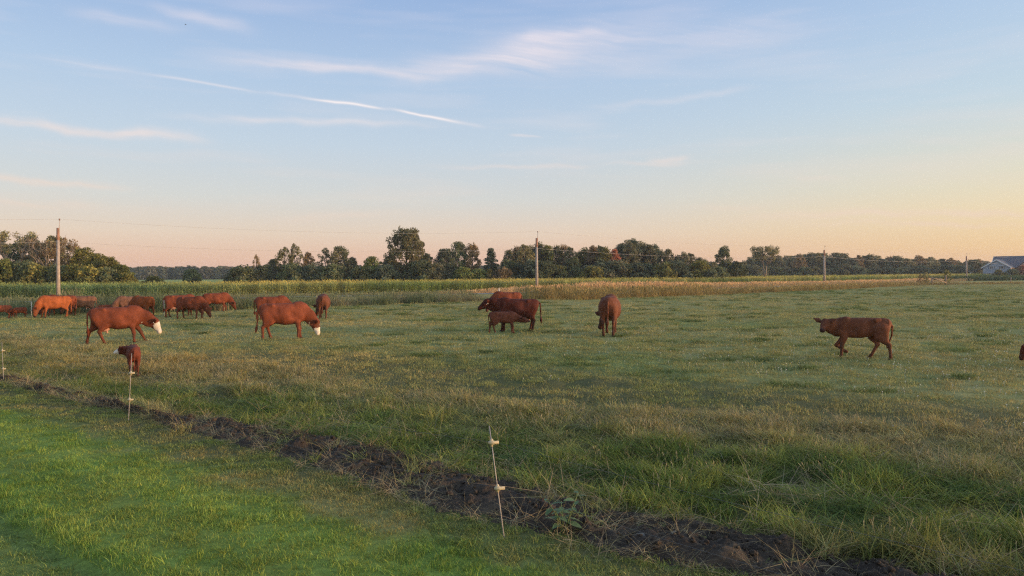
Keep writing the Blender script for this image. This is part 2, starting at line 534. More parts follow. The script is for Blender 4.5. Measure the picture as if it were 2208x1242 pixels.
# churned dark soil strip with clods
def strip_half(a):
    w = 0.31 + 0.28 * sstep(-2, 3, a) * (1 - 0.35 * sstep(7, 11, a)) + 0.16 * (vnoise(a * 0.9, a * 0, 71) - .5)
    w = w * (1 - 0.85 * np.exp(-((a + 1.6) / 1.3) ** 2)) * (0.65 + 0.35 * sstep(-9, 0, a))
    return np.maximum(w, 0.06)


def strip_off(a):
    return 0.28 * (vnoise(a * 0.5, a * 0 + 5, 77) - .5) + 0.10 * np.sin(a * 0.7)


av = np.arange(-13, 15.5, 0.03); tv = np.linspace(-1, 1, 41)
hw = strip_half(av) * 1.15
edge_n = 1 + 0.35 * (fbm(av * 4.0, av * 0 + 2, 81) - .5)
edge_m = 1 + 0.35 * (fbm(av * 4.0, av * 0 + 9, 83) - .5)
S = strip_off(av)[:, None] + tv[None] * hw[:, None] * np.where(tv[None] > 0, edge_n[:, None], edge_m[:, None])
P3 = C2 + av[:, None, None] * U2 + S[..., None] * N2
prof = 1 - np.abs(tv)[None] ** 3
def soil_bump(x, y, tt):
    pr = 1 - np.abs(tt) ** 3
    return 0.012 + pr * (0.01 + 0.24 * (fbm(x * 3.4, y * 3.4, 90, 5) - 0.42) + 0.16 * np.abs(fbm(x * 9, y * 9, 95, 3) - 0.5)) - 0.05 * (1 - pr)


hz = hgt(P3[..., 0], P3[..., 1]) + soil_bump(P3[..., 0], P3[..., 1], tv[None] + 0 * P3[..., 0])
m, t, out = newmat('dark_soil')
gg = t.node('ShaderNodeNewGeometry')
f1 = t.noise(gg.outputs['Position'], 22.0, 6.0, 0.7); f2 = t.noise(gg.outputs['Position'], 3.0, 4.0, 0.6)
c = t.ramp(f1, [(0.25, (0.024, 0.0175, 0.0135)), (0.55, (0.066, 0.049, 0.036)), (0.80, (0.135, 0.100, 0.072))])
c = t.mix(t.mapr(f2, 0.52, 0.75, 0.0, 0.6), c, (0.130, 0.098, 0.064))
b = t.node('ShaderNodeBsdfPrincipled'); b.inputs['Roughness'].default_value = 0.9; b.inputs['Specular IOR Level'].default_value = 0.15
t.l.new(c, b.inputs['Base Color'])
bn = t.node('ShaderNodeBump'); bn.inputs['Strength'].default_value = 0.8; bn.inputs['Distance'].default_value = 0.04
t.l.new(f1, bn.inputs['Height']); t.l.new(bn.outputs[0], b.inputs['Normal']); t.l.new(b.outputs[0], out.inputs[0])
M_soil = m
soil = grid_sheet('soil_strip', P3[:, ::-1], cols_attr=False, mat=M_soil, height=hz[:, ::-1])
tag(soil, 'strip of churned dark soil beside the wire fence', 'soil', kind='structure')

# far side: gravel road behind the weeds, pole line, corn behind it
POLE_PX = [(125.5, 490, 92.5), (1157.5, 517, 123.6), (1777.5, 540, 194.0), (2084, 550, 272.0)]
POLES = [Vector(((x - HX) / F * Y, Y, 0)) for x, ytop, Y in POLE_PX]
_d = (POLES[0] - POLES[1]); P_left = POLES[0] + _d * 1.0 + Vector((0, -6, 0))
P_right = POLES[3] + (POLES[3] - POLES[2]) * 1.0
PLINE = np.array([(P_left.x - 60, P_left.y - 31)] + [(q.x, q.y) for q in [P_left] + POLES + [P_right]] + [(P_right.x + 200, P_right.y + 190)])


def densify(line, step):
    out = []
    for i in range(len(line) - 1):
        n = max(2, int(np.linalg.norm(line[i + 1] - line[i]) / step))
        for k in range(n): out.append(line[i] + (line[i + 1] - line[i]) * k / n)
    out.append(line[-1])
    return np.array(out)


def smooth_line(L, it=30):
    L = L.copy()
    for _ in range(it): L[1:-1] = (L[:-2] + 2 * L[1:-1] + L[2:]) / 4
    return L


def offset(line, d):
    t_ = np.gradient(line, axis=0); t_ /= np.linalg.norm(t_, axis=1)[:, None]
    return line + np.stack([-t_[:, 1], t_[:, 0]], 1) * d


PL = smooth_line(densify(PLINE, 3.0), 60)
road_c = offset(PL, -7.0)
cols_ = np.linspace(-1.8, 1.8, 7)
RP = np.stack([offset(road_c, c_) for c_ in cols_], 1)
road = grid_sheet('gravel_road', RP, cols_attr=False, zoff=0.03, mat=pmat('road_gravel', (0.30, 0.275, 0.235), 0.95, (1.5, 0.2), 0.1, bump=(30, 0.4, 0.03)))
tag(road, 'pale gravel road running behind the weeds', 'road', kind='structure')

# ------------------------------------------------------------------ animals
# bodies are grown as one continuous skin round a posed skeleton (smooth-blended tapered limbs), meshed on a grid
TORSO = np.array([  # x, centre z, half height, half width
    (-0.91, 1.13, 0.08, 0.09), (-0.85, 1.06, 0.22, 0.19), (-0.72, 1.01, 0.31, 0.25), (-0.55, 0.985, 0.335, 0.285), (-0.35, 0.955, 0.365, 0.325),
    (-0.05, 0.925, 0.40, 0.355), (0.22, 0.935, 0.395, 0.325), (0.42, 0.965, 0.385, 0.270), (0.58, 0.985, 0.345, 0.225), (0.72, 1.00, 0.25, 0.165), (0.82, 1.0, 0.14, 0.11)])


def sminv(a, b, k):
    h = np.clip(0.5 + 0.5 * (b - a) / k, 0, 1)
    return b * (1 - h) + a * h - k * h * (1 - h)


def surface_nets(D, org, h):
    S = D < 0
    nx, ny, nz = D.shape
    corners = [(i, j, k) for i in (0, 1) for j in (0, 1) for k in (0, 1)]
    cnt = sum(S[i:nx - 1 + i, j:ny - 1 + j, k:nz - 1 + k].astype(np.int8) for i, j, k in corners)
    act = (cnt > 0) & (cnt < 8)
    ids = -np.ones(act.shape, np.int64); ci = np.argwhere(act); ids[act] = np.arange(len(ci))
    acc = np.zeros((len(ci), 3)); n = np.zeros(len(ci))
    for a in range(8):
        for b in range(a + 1, 8):
            ca, cb = np.array(corners[a]), np.array(corners[b])
            if np.abs(ca - cb).sum() != 1: continue
            va = D[tuple((ci + ca).T)]; vb = D[tuple((ci + cb).T)]
            cr = (va < 0) != (vb < 0)
            t = np.where(cr, va / np.where(np.abs(va - vb) < 1e-9, 1, va - vb), 0)[:, None]
            acc += np.where(cr[:, None], ca + (cb - ca) * t, 0); n += cr
    V = (ci + acc / n[:, None]) * h + org
    Q = []
    for ax in range(3):
        sl0 = [slice(None)] * 3; sl1 = [slice(None)] * 3
        sl0[ax] = slice(0, -1); sl1[ax] = slice(1, None)
        A = S[tuple(sl0)]; B = S[tuple(sl1)]
        e = np.argwhere(A != B)
        o1, o2 = [(1, 2), (2, 0), (0, 1)][ax]
        ok = (e[:, o1] > 0) & (e[:, o2] > 0) & (e[:, o1] < D.shape[o1] - 1) & (e[:, o2] < D.shape[o2] - 1)
        e = e[ok]; flip = A[tuple(e.T)]
        d1 = np.zeros(3, int); d1[o1] = 1; d2 = np.zeros(3, int); d2[o2] = 1
        q = np.stack([ids[tuple((e - d1 - d2).T)], ids[tuple((e - d2).T)], ids[tuple(e.T)], ids[tuple((e - d1).T)]], 1)
        q[~flip] = q[~flip][:, ::-1]
        Q.append(q)
    Q = np.concatenate(Q); Q = Q[(Q >= 0).all(1)]
    return V, Q


def unit(q):
    q = np.array(q, float); return q / np.linalg.norm(q)


def animal_mesh(name, poll, hd, legs, calf=False, tail=None, voxel=0.022, white=None, brisket=False, coat=(0.20, 0.052, 0.026),
                belly=1.0, muzzle=(0.060, 0.030, 0.024), face=None):
    """local frame: +X forward, +Y the animal's left, Z up, hooves at z = 0. poll = top of the skull, hd = direction poll -> muzzle
    legs = dict of joint shifts: hl, hr, fl, fr = (forward shift of the hoof, lift, bend)"""
    prims = []   # (a, b, ra, rb, flat axis vector, flat factor, blend k)
    T = TORSO.copy()
    if calf:
        T[:, 3] *= 0.80
        top = T[:, 1] + T[:, 2]; T[:, 2] *= 0.90; T[:, 1] = top - T[:, 2]; T[5:, 1] -= np.array((0.0, 0.015, 0.03, 0.045, 0.05, 0.05))
    T[2:9, 2] *= 1 + (belly - 1) * 0.5; T[2:9, 1] -= T[2:9, 2] * (belly - 1) * 0.4; T[2:9, 3] *= belly
    poll = np.array(poll, float); hd = unit(hd)
    hl = 0.48 if not calf else 0.45
    up = np.array((0, 0, 1.0))
    lat = np.cross(up, hd); lat = unit(lat) if np.linalg.norm(lat) > 0.05 else np.array((0, 1.0, 0))
    if abs(hd[2]) > 0.93: lat = unit(np.array((0, 1.0, 0)) - hd * hd[1])
    fr = np.cross(hd, lat)               # out of the forehead
    if fr[2] < 0 and abs(hd[2]) < 0.9: fr = -fr
    if abs(hd[2]) >= 0.9: fr = fr if fr[0] > 0 else -fr
    hr_, = (1.0,)
    k_ = 1.04 if not calf else 1.02
    mz = poll + hd * hl
    P = lambda *a: prims.append(a)
    # neck and dewlap
    nb = np.array((0.60, 0.0, 1.10 if not calf else 1.03)); ns = nb + (poll - nb) * 0.5 + np.array((0, 0, 0.02 if not calf else -0.02))
    P(nb, ns, (0.215 if not calf else 0.19), (0.165 if not calf else 0.145), (0, 1, 0), 0.74, 0.12)
    P(ns, poll - fr * 0.03 + hd * 0.02, (0.170 if not calf else 0.145), 0.125 * k_, lat, 0.80, 0.09)
    th = poll + hd * 0.16 - fr * 0.13
    P(np.array((0.70, 0, 0.86)), (np.array((0.70, 0, 0.86)) + th) / 2 + np.array((0, 0, -0.02)), 0.135 * k_, 0.085 * k_, (0, 1, 0), 0.55, 0.10)
    P((np.array((0.70, 0, 0.86)) + th) / 2 + np.array((0, 0, -0.02)), th, 0.085 * k_, 0.075 * k_, lat, 0.7, 0.08)
    # head
    P(poll - fr * 0.05 + hd * 0.03, poll + hd * 0.17 - fr * 0.055, 0.118 * k_, 0.112 * k_, lat, 0.95, 0.05)
    P(poll + hd * 0.17 - fr * 0.05, poll + hd * (hl - 0.10) - fr * 0.05, 0.110 * k_, 0.078 * k_, lat, 0.90, 0.05)
    P(poll + hd * (hl - 0.11) - fr * 0.055, mz - hd * 0.045 - fr * 0.065, 0.072 * k_, 0.070 * k_, lat, 1.22, 0.04)
    P(poll + hd * 0.14 - fr * 0.11, poll + hd * 0.27 - fr * 0.12, 0.098 * k_, 0.07 * k_, lat, 0.85, 0.05)   # jaw
    for s in (-1, 1):                                                                                     # ears
        e0 = poll + lat * s * 0.09 * k_ - fr * 0.05; e1 = poll + lat * s * 0.215 - fr * 0.03 - hd * 0.02; e2 = poll + lat * s * 0.34 + fr * (0.005 if not calf else 0.09) - hd * 0.02; e1 = e1 + fr * (0.0 if not calf else 0.05)
        P(e0, e1, 0.040, 0.078, unit(fr + hd * 0.35), 0.42, 0.025); P(e1, e2, 0.078, 0.026, unit(fr + hd * 0.35), 0.42, 0.02)
    # legs
    feet = {}
    wl = 0.80 if calf else 1.0
    for nm, sd in (('l', 1), ('r', -1)):
        dxh, lift, bend = legs['h' + nm]
        def hj(x, y, z):
            f = max(0, (0.98 - z) / 0.98)
            return np.array((x + dxh * f, y * sd * wl, z + lift * f))
        hip, sti, hock, fet, hoof = hj(-0.60, 0.165, 0.98), hj(-0.50, 0.20, 0.70), hj(-0.745 - bend * 0.4, 0.175, 0.475), hj(-0.715 + bend * 0.2, 0.165, 0.13), hj(-0.69, 0.165, 0.035)
        if bend: fet = fet + np.array((-bend, 0, 0.04)); hoof = hoof + np.array((-bend * 1.3, 0, 0.02))
        th_ = 0.9 if calf else 1.0
        P(hip, sti, 0.210 * th_, 0.135 * th_, (0, 1, 0), 0.64, 0.055); P(hip + np.array((-0.12, 0, -0.02)), (sti + hock) / 2 + np.array((-.05, 0, .04)), 0.14 * th_, 0.085, (0, 1, 0), 0.75, 0.08)
        P(sti, hock, 0.118 * th_, 0.062, (0, 1, 0), 0.72, 0.06); P(hock, fet, 0.060, 0.041, (0, 1, 0), 0.8, 0.03)
        P(fet, hoof, 0.046, 0.046, (0, 1, 0), 1.0, 0.03); P(hoof, hoof + np.array((0.045, 0, -0.012)), 0.046, 0.036, (0, 1, 0), 1.1, 0.02)
        feet['h' + nm] = hoof
        dxf, lift, bend = legs['f' + nm]
        def fj(x, y, z):
            f = max(0, (0.95 - z) / 0.95)
            return np.array((x + dxf * f, y * sd * wl, z + lift * f))
        sh, elb, kn, fet, hoof = fj(0.47, 0.15, 0.97), fj(0.42, 0.165, 0.68), fj(0.475, 0.15, 0.385), fj(0.465, 0.145, 0.115), fj(0.485, 0.145, 0.035)
        if bend: kn = kn + np.array((bend * 0.35, 0, 0.02)); fet = kn + np.array((-0.20, 0, -0.16)); hoof = kn + np.array((-0.30, 0, -0.20))
        P(sh, elb, 0.168 * th_, 0.108 * th_, (0, 1, 0), 0.62, 0.05); P(np.array((0.40, sd * 0.13 * wl, 1.20)), np.array((0.52, sd * 0.165 * wl, 0.86)), 0.12, 0.13, (0, 1, 0), 0.75, 0.05); P(elb, kn, 0.100 * th_, 0.060, (0, 1, 0), 0.78, 0.05)
        P(kn, fet, 0.057, 0.040, (0, 1, 0), 0.9, 0.03); P(fet, hoof, 0.045, 0.045, (0, 1, 0), 1.0, 0.03)
        P(hoof, hoof + np.array((0.045, 0, -0.012)), 0.046, 0.036, (0, 1, 0), 1.1, 0.02)
        feet['f' + nm] = hoof
        P(np.array((-0.46, sd * 0.20 * wl, 1.24)), np.array((-0.56, sd * 0.15 * wl, 1.255)), 0.07, 0.05, (0, 1, 0), 1.0, 0.05)     # hip bone
        P(np.array((0.50, sd * 0.06, 1.27 - .06 * calf)), np.array((0.36, sd * 0.06, 1.28 - .04 * calf)), 0.062 if not calf else 0.04, 0.05 if not calf else 0.035, (0, 1, 0), 1.0, 0.12)               # withers
    # tail
    tl = tail or [(-0.86, 0, 1.22), (-0.955, 0, 1.10), (-0.965, 0, 0.80), (-0.95, 0.01, 0.56)]
    tl = [np.array(q, float) for q in tl]
    for i in range(len(tl) - 1): P(tl[i], tl[i + 1], 0.032 - 0.003 * i, 0.029 - 0.002 * i, (0, 1, 0), 1.0, 0.03)
    d_ = unit(tl[-1] - tl[-2])
    P(tl[-1], tl[-1] + d_ * 0.10, 0.030, 0.052, (0, 1, 0), 1.0, 0.02); P(tl[-1] + d_ * 0.10, tl[-1] + d_ * 0.24, 0.052, 0.022, (0, 1, 0), 1.0, 0.02)

    pts = np.array([q for p in prims for q in p[:2]])
    lo = np.minimum(pts.min(0) - 0.14, (-1.0, -0.45, -0.03)); hi = np.maximum(pts.max(0) + 0.14, (0.9, 0.45, 1.42))
    lo[2] = -0.06
    h = voxel
    n = np.ceil((hi - lo) / h).astype(int) + 1
    ax = [lo[i] + h * np.arange(n[i]) for i in range(3)]
    X, Y, Z = (q.astype(np.float32) for q in np.meshgrid(*ax, indexing='ij', sparse=True))
    # torso loft
    zc = np.interp(ax[0], T[:, 0], T[:, 1])[:, None, None]; hh = np.interp(ax[0], T[:, 0], T[:, 2])[:, None, None]; hw = np.interp(ax[0], T[:, 0], T[:, 3])[:, None, None]
    rr = np.sqrt(((Z - zc) / hh) ** 2 + (Y / hw) ** 2)
    # slightly square ribs: blend of round and boxy section
    r4 = (np.abs((Z - zc) / hh) ** 2.6 + np.abs(Y / hw) ** 2.6) ** (1 / 2.6)
    D = ((0.5 * rr + 0.5 * r4) - 1) * np.minimum(hh, hw)
    ox = np.maximum(0, np.maximum(T[0, 0] - X, X - T[-1, 0]))
    D = np.where(ox > 0, np.maximum(D, 0) + ox, D) if True else D
    D = D.astype(np.float32)
    for a, b, ra, rb, fl, ff, k in prims:
        mg = max(ra, rb) * 1.25 + k + 2 * h
        i0 = np.maximum(((np.minimum(a, b) - mg - lo) / h).astype(int), 0); i1 = np.minimum(((np.maximum(a, b) + mg - lo) / h).astype(int) + 2, n)
        sl = tuple(slice(i0[q], i1[q]) for q in range(3))
        x = X[sl[0]] - a[0]; y = Y[:, sl[1]] - a[1]; z = Z[:, :, sl[2]] - a[2]
        ab = b - a; L2 = float(ab @ ab) + 1e-9
        t = np.clip((x * ab[0] + y * ab[1] + z * ab[2]) / L2, 0, 1)
        qx, qy, qz = x - t * ab[0], y - t * ab[1], z - t * ab[2]
        f = unit(fl); dp = qx * f[0] + qy * f[1] + qz * f[2]; s_ = 1.0 / ff - 1.0
        # stretch along the flat axis so the section becomes an ellipse
        d = np.sqrt((qx + s_ * dp * f[0]) ** 2 + (qy + s_ * dp * f[1]) ** 2 + (qz + s_ * dp * f[2]) ** 2) - (ra + (rb - ra) * t)
        d = d * min(1.0, ff) if ff < 1 else d
        D[sl] = sminv(D[sl], d.astype(np.float32), k)
    for sd in (-1, 1):                                   # hollow of the flank and behind the shoulder
        for cx, cz, cr_, am in ((-0.33, 1.12, 0.15, 0.95), (0.24, 0.90, 0.18, 0.97), (-0.62, 0.83, 0.0, 0)):
            if cr_ == 0: continue
            dd = np.sqrt((X - cx) ** 2 + (Y - sd * (np.interp(cx, T[:, 0], T[:, 3]) * am + cr_ * 0.80)) ** 2 + ((Z - cz) * 0.7) ** 2) - cr_
            D = -sminv(-D, dd.astype(np.float32), 0.07)
    D[0] = D[-1] = 1; D[:, 0] = D[:, -1] = 1; D[:, :, 0] = D[:, :, -1] = 1
    V, Q = surface_nets(D, lo, h)
    me = mesh_np(name, V, Q, True)
    # coat colours
    c = np.tile(np.array(coat), (len(V), 1)).astype(float)
    nn = fbm(V[:, 0] * 5 + 3, V[:, 2] * 5 + V[:, 1] * 3, 33)
    n2_ = fbm(V[:, 0] * 16 + 7, V[:, 2] * 9 + V[:, 1] * 8, 35)
    c *= (0.62 + 0.52 * nn + 0.26 * n2_)[:, None]
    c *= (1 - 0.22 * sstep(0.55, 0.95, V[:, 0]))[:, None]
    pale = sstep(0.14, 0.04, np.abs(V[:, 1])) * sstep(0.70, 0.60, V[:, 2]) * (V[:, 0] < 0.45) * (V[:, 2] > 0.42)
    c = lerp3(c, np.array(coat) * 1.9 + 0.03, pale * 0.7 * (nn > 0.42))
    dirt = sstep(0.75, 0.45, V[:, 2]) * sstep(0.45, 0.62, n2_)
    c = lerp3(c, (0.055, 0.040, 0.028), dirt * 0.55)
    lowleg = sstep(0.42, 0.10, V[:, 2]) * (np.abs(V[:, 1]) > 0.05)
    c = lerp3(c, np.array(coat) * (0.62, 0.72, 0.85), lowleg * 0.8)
    hoofm = (V[:, 2] < 0.055)
    c[hoofm] = (0.03, 0.022, 0.018)
    rel = V - poll; th_ = rel @ hd; lf = rel @ lat; ff_ = rel @ fr
    head = (np.abs(lf) < 0.15) & (th_ > -0.10) & (th_ < hl + 0.12) & (np.linalg.norm(rel - th_[:, None] * hd, axis=1) < 0.185)
    eargap = np.abs(lf) > 0.115
    edge = 0.03 * (fbm(V[:, 1] * 14 + 5, V[:, 2] * 14 + V[:, 0] * 9, 12) - .5)
    if white == 'face':
        w = head & (th_ + edge > 0.075 - 0.35 * np.minimum(0, ff_ + 0.03)) & (np.abs(lf) < 0.13)
        c[w] = (0.62, 0.53, 0.44)
    elif white == 'half':
        w = head & (th_ + edge > 0.215) & (np.abs(lf) < 0.13)
        c[w] = (0.64, 0.56, 0.46)
        c[head & (th_ > 0.09) & (th_ < 0.16) & (np.abs(lf) < 0.035) & (ff_ > 0.0)] = (0.64, 0.56, 0.46)
    else:
        c[head & (th_ > hl - 0.055)] = muzzle
    if brisket:
        c[(V[:, 0] > 0.60) & (V[:, 0] < 0.84) & (V[:, 2] < 0.78) & (np.abs(V[:, 1]) < 0.10) & (V[:, 2] > 0.5) & (nn > 0.40)] = (0.58, 0.47, 0.37)
    tf = (V[:, 0] < -0.92) & (V[:, 2] < 0.62)
    c[tf] *= 0.75
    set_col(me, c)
    me['feet'] = [float(q) for k2 in ('hl', 'hr', 'fl', 'fr') for q in feet[k2]]
    return me, dict(poll=poll, hd=hd, lat=lat, fr=fr, k=k_, hl=hl)


m, t, out = newmat('cattle_coat')
a = t.node('ShaderNodeAttribute', attribute_name='tint'); tcn = t.node('ShaderNodeTexCoord')
f1 = t.noise(t.vec('MULTIPLY', tcn.outputs['Object'], (1.0, 1.0, 0.35)), 70.0, 4.0, 0.7); f2 = t.noise(tcn.outputs['Object'], 4.5, 5.0, 0.65)
k = t.mapr(t.math('ADD', t.math('MULTIPLY', f1, 0.4), t.math('MULTIPLY', f2, 0.6)), 0.3, 0.7, 0.66, 1.34)
oi = t.node('ShaderNodeObjectInfo')
k = t.math('MULTIPLY', k, t.mapr(oi.outputs['Random'], 0, 1, 0.85, 1.22))
b = t.node('ShaderNodeBsdfPrincipled'); b.inputs['Roughness'].default_value = 0.7; b.inputs['Specular IOR Level'].default_value = 0.10
b.inputs['Sheen Weight'].default_value = 0.0; b.inputs['Sheen Roughness'].default_value = 0.5; b.inputs['Sheen Tint'].default_value = (0.8, 0.55, 0.42, 1)
t.l.new(t.vec('MULTIPLY', a.outputs['Vector'], t.comb(k, k, k)), b.inputs['Base Color'])
bn = t.node('ShaderNodeBump'); bn.inputs['Strength'].default_value = 0.5; bn.inputs['Distance'].default_value = 0.04
t.l.new(f2, bn.inputs['Height']); t.l.new(bn.outputs[0], b.inputs['Normal']); t.l.new(b.outputs[0], out.inputs[0])
M_coat = m
M_eye = pmat('animal_eye', (0.012, 0.008, 0.006), 0.15, (5, .1), 0.6)
M_udder = pmat('udder_skin', (0.52, 0.27, 0.20), 0.6, (6, .12), 0.3)
M_tag = pmat('ear_tag_plastic', (0.75, 0.68, 0.55), 0.5, (6, .05), 0.4)


def ball(c, r, seg=10, rings=7, axes=None):
    V = []; Fc = []
    A = axes or (Vector((1, 0, 0)), Vector((0, 1, 0)), Vector((0, 0, 1)))
    for i in range(rings + 1):
        th = math.pi * i / rings
        for j in range(seg):
            ph = 2 * math.pi * j / seg
            l = (math.sin(th) * math.cos(ph) * r[0], math.sin(th) * math.sin(ph) * r[1], math.cos(th) * r[2])
            V.append(Vector(c) + A[0] * l[0] + A[1] * l[1] + A[2] * l[2])
    for i in range(rings):
        for j in range(seg):
            j2 = (j + 1) % seg
            Fc.append((i * seg + j, (i + 1) * seg + j, (i + 1) * seg + j2, i * seg + j2))
    return V, Fc


def animal(name, label, cat, group, px, feet_y, h_px, rel, meshinfo, udder=False, tags=(), yoff=0.0):
    me, hi = meshinfo
    g0 = ground_at(px, feet_y); D = g0.y
    s = h_px * D / F / 1.345
    ray_a = math.atan2(g0.y, g0.x)
    yaw = ray_a - math.pi / 2 + R(rel)
    if not me.materials: me.materials.append(M_coat)
    o = bpy.data.objects.new(name, me)
    # stand the lowest hooves on the uneven ground
    f = np.array(me['feet']).reshape(4, 3); c_, s_ = math.cos(yaw), math.sin(yaw)
    gx = g0.x + s * (f[:, 0] * c_ - f[:, 1] * s_); gy = g0.y + s * (f[:, 0] * s_ + f[:, 1] * c_)
    zg = float(np.mean(hgt(gx, gy)))
    o.location = (g0.x, g0.y, zg - 0.012 + yoff); o.rotation_euler = (0, 0, yaw); o.scale = (s, s, s)
    link(o); tag(o, label, cat, group)
    poll, hd, lat, fr, k_ = (hi[q] for q in ('poll', 'hd', 'lat', 'fr', 'k'))
    for sd in (-1, 1):
        e = Vector(poll + hd * 0.165 + lat * sd * 0.098 * k_ - fr * 0.028)
        mb = MB(); mb.add(ball(e, (0.022, 0.016, 0.020))); mb.build('eye', M_eye, o, True)
    for sd in tags:
        e = Vector(poll + lat * sd * 0.20 - fr * 0.105 + hd * 0.045)
        la, fa, ha = Vector(lat), Vector(fr), Vector(hd)
        mb = MB(); mb.prism([e - la * .03 - ha * .03, e + la * .03 - ha * .03, e + la * .04 + ha * .04, e - la * .04 + ha * .04], fa * 0.012)
        mb.add(ball(e - ha * .03 + fa * .006, (.014, .014, .014), 6, 4)); mb.build('ear_tag', M_tag, o)
    if udder:
        mb = MB(); mb.add(ball((-0.44, 0, 0.60), (0.20, 0.135, 0.15), 12, 8))
        for sx in (-1, 1):
            for sy in (-1, 1):
                mb.add(tube([(-0.44 + sx * .085, sy * .06, 0.50), (-0.44 + sx * .09, sy * .065, 0.44), (-0.44 + sx * .09, sy * .065, 0.405)], [.032, .024, .016], 8))
        mb.build('udder', M_udder, o, True)
    return o


STAND = dict(hl=(0.03, 0, 0), hr=(-0.08, 0, 0), fl=(0.02, 0, 0), fr=(0.10, 0, 0))
RED = (0.180, 0.048, 0.023); DARK = (0.096, 0.026, 0.016); TAN = (0.185, 0.086, 0.052); RED_SUNLIT = (0.27, 0.072, 0.023)  # the last coat is red with orange evening sunlight put into it
A_walk = animal_mesh('cow_walking', (1.22, 0, 0.80), (0.40, 0, -0.92), dict(hl=(-0.30, 0, 0), hr=(0.30, 0, 0), fl=(0.44, 0.0, 0), fr=(0.04, 0, 0)),
                     voxel=0.020, white='face', brisket=True, coat=RED)
A_graze = animal_mesh('cow_grazing_white_muzzle', (1.12, 0, 0.62), (0.20, 0.0, -0.98), dict(hl=(0.20, 0, 0), hr=(-0.10, 0, 0), fl=(0.06, 0, 0), fr=(-0.04, 0, 0)),
                      voxel=0.020, white='half', brisket=True, coat=RED, tail=[(-0.86, 0, 1.22), (-0.955, 0, 1.08), (-0.965, -.02, 0.75), (-1.00, -0.04, 0.52)])
A_graze_plain = animal_mesh('cow_grazing', (1.14, 0, 0.60), (0.30, 0.0, -0.95), dict(hl=(0.10, 0, 0), hr=(-0.12, 0, 0), fl=(0.14, 0, 0), fr=(-0.06, 0, 0)),
                            voxel=0.027, coat=RED)
A_graze_tan = animal_mesh('cow_grazing_tan', (1.10, 0.10, 0.60), (0.25, 0.2, -0.95), dict(hl=(-0.06, 0, 0), hr=(0.12, 0, 0), fl=(0.04, 0, 0), fr=(0.12, 0, 0)),
                          voxel=0.027, coat=TAN)
A_graze_sunlit = animal_mesh('cow_grazing_sunlit', (1.06, 0.16, 0.58), (0.15, 0.25, -0.96), dict(hl=(0.10, 0, 0), hr=(-0.08, 0, 0), fl=(0.02, 0, 0), fr=(0.14, 0, 0)),
                             voxel=0.025, coat=RED_SUNLIT)
A_rear = animal_mesh('cow_grazing_away', (1.05, 0.28, 0.60), (0.1, 0.30, -0.95), dict(hl=(0.02, 0, 0), hr=(-0.12, 0, 0), fl=(0.18, 0, 0), fr=(0.02, 0, 0)),
                     voxel=0.022, coat=(0.150, 0.052, 0.028), belly=1.10)
A_nurse = animal_mesh('cow_head_up', (1.17, 0, 1.245), (0.80, 0.0, -0.60), dict(hl=(0.06, 0, 0), hr=(0.16, 0, 0), fl=(0.02, 0, 0), fr=(0.12, 0, 0)),
                      voxel=0.021, coat=DARK, tail=[(-0.86, 0, 1.24), (-0.97, 0, 1.12), (-0.99, 0, 0.80), (-1.0, 0.03, 0.58)])
A_suck = animal_mesh('calf_suckling', (1.13, 0.06, 0.88), (0.93, -0.10, -0.22), dict(hl=(-0.20, 0, 0), hr=(0.18, 0, 0), fl=(0.0, 0, 0), fr=(0.10, 0, 0)),
                     calf=True, voxel=0.026, coat=(0.122, 0.041, 0.024), tail=[(-0.86, 0, 1.2), (-0.95, 0, 1.08), (-0.93, .05, 0.82), (-0.90, 0.08, 0.72)])
A_calfwalk = animal_mesh('calf_walking', (1.00, 0.16, 1.18), (0.18, 0.82, -0.55), dict(hl=(-0.20, 0, 0), hr=(0.42, 0, 0.0), fl=(0.06, 0, 0), fr=(0.08, 0, 0.42)),
                         calf=True, voxel=0.019, coat=(0.158, 0.056, 0.029), belly=0.82, tail=[(-0.86, 0, 1.2), (-0.94, -.03, 1.05), (-0.93, -.08, 0.78), (-0.86, -0.16, 0.56)])
A_calfrear = animal_mesh('calf_looking_back', (0.84, 0.36, 1.16), (0.45, 0.82, -0.36), dict(hl=(0.0, 0, 0), hr=(0.06, 0, 0), fl=(0.0, 0, 0), fr=(0.08, 0, 0)),
                         calf=True, voxel=0.022, coat=(0.125, 0.034, 0.019), white='half')
A_calf = animal_mesh('calf_standing', (1.04, 0.05, 1.08), (0.75, 0.1, -0.65), STAND, calf=True, voxel=0.032, coat=RED)
A_calfgraze = animal_mesh('calf_grazing', (1.12, 0.0, 0.66), (0.35, 0.05, -0.93), STAND, calf=True, voxel=0.030, coat=RED)

cows = 'red cows grazing in the pasture'; calves = 'red calves in the pasture'
animal('cow', 'red cow with a white face walking right behind the white-faced calf', 'cow', cows, 255, 742, 81, 0, A_walk, udder=True, tags=(-1, 1))
animal('calf', 'small red calf with a white face seen from behind, nearest animal on the left', 'calf', calves, 288, 806, 68, 92, A_calfrear)
animal('cow', 'red cow grazing with a white lower face, left of centre', 'cow', cows, 616, 733, 79, 2, A_graze, tags=(1,))
animal('cow', 'red cow mostly hidden behind the grazing cow with the white lower face', 'cow', cows, 588, 690, 53, -4, A_graze_plain)
animal('cow', 'red cow seen from behind standing alone before the green weeds', 'cow', cows, 697, 686, 53, 88, A_rear)
animal('cow', 'dark red-brown cow with raised head nursing a calf', 'cow', cows, 1113, 713, 72, 180, A_nurse, tags=(1,), udder=True)
animal('calf', 'brown calf suckling beneath the dark nursing cow', 'calf', calves, 1087, 717, 48, 2, A_suck)
animal('cow', 'dark cow whose back shows just above the nursing cow', 'cow', cows, 1092, 676, 47, 186, A_graze_plain)
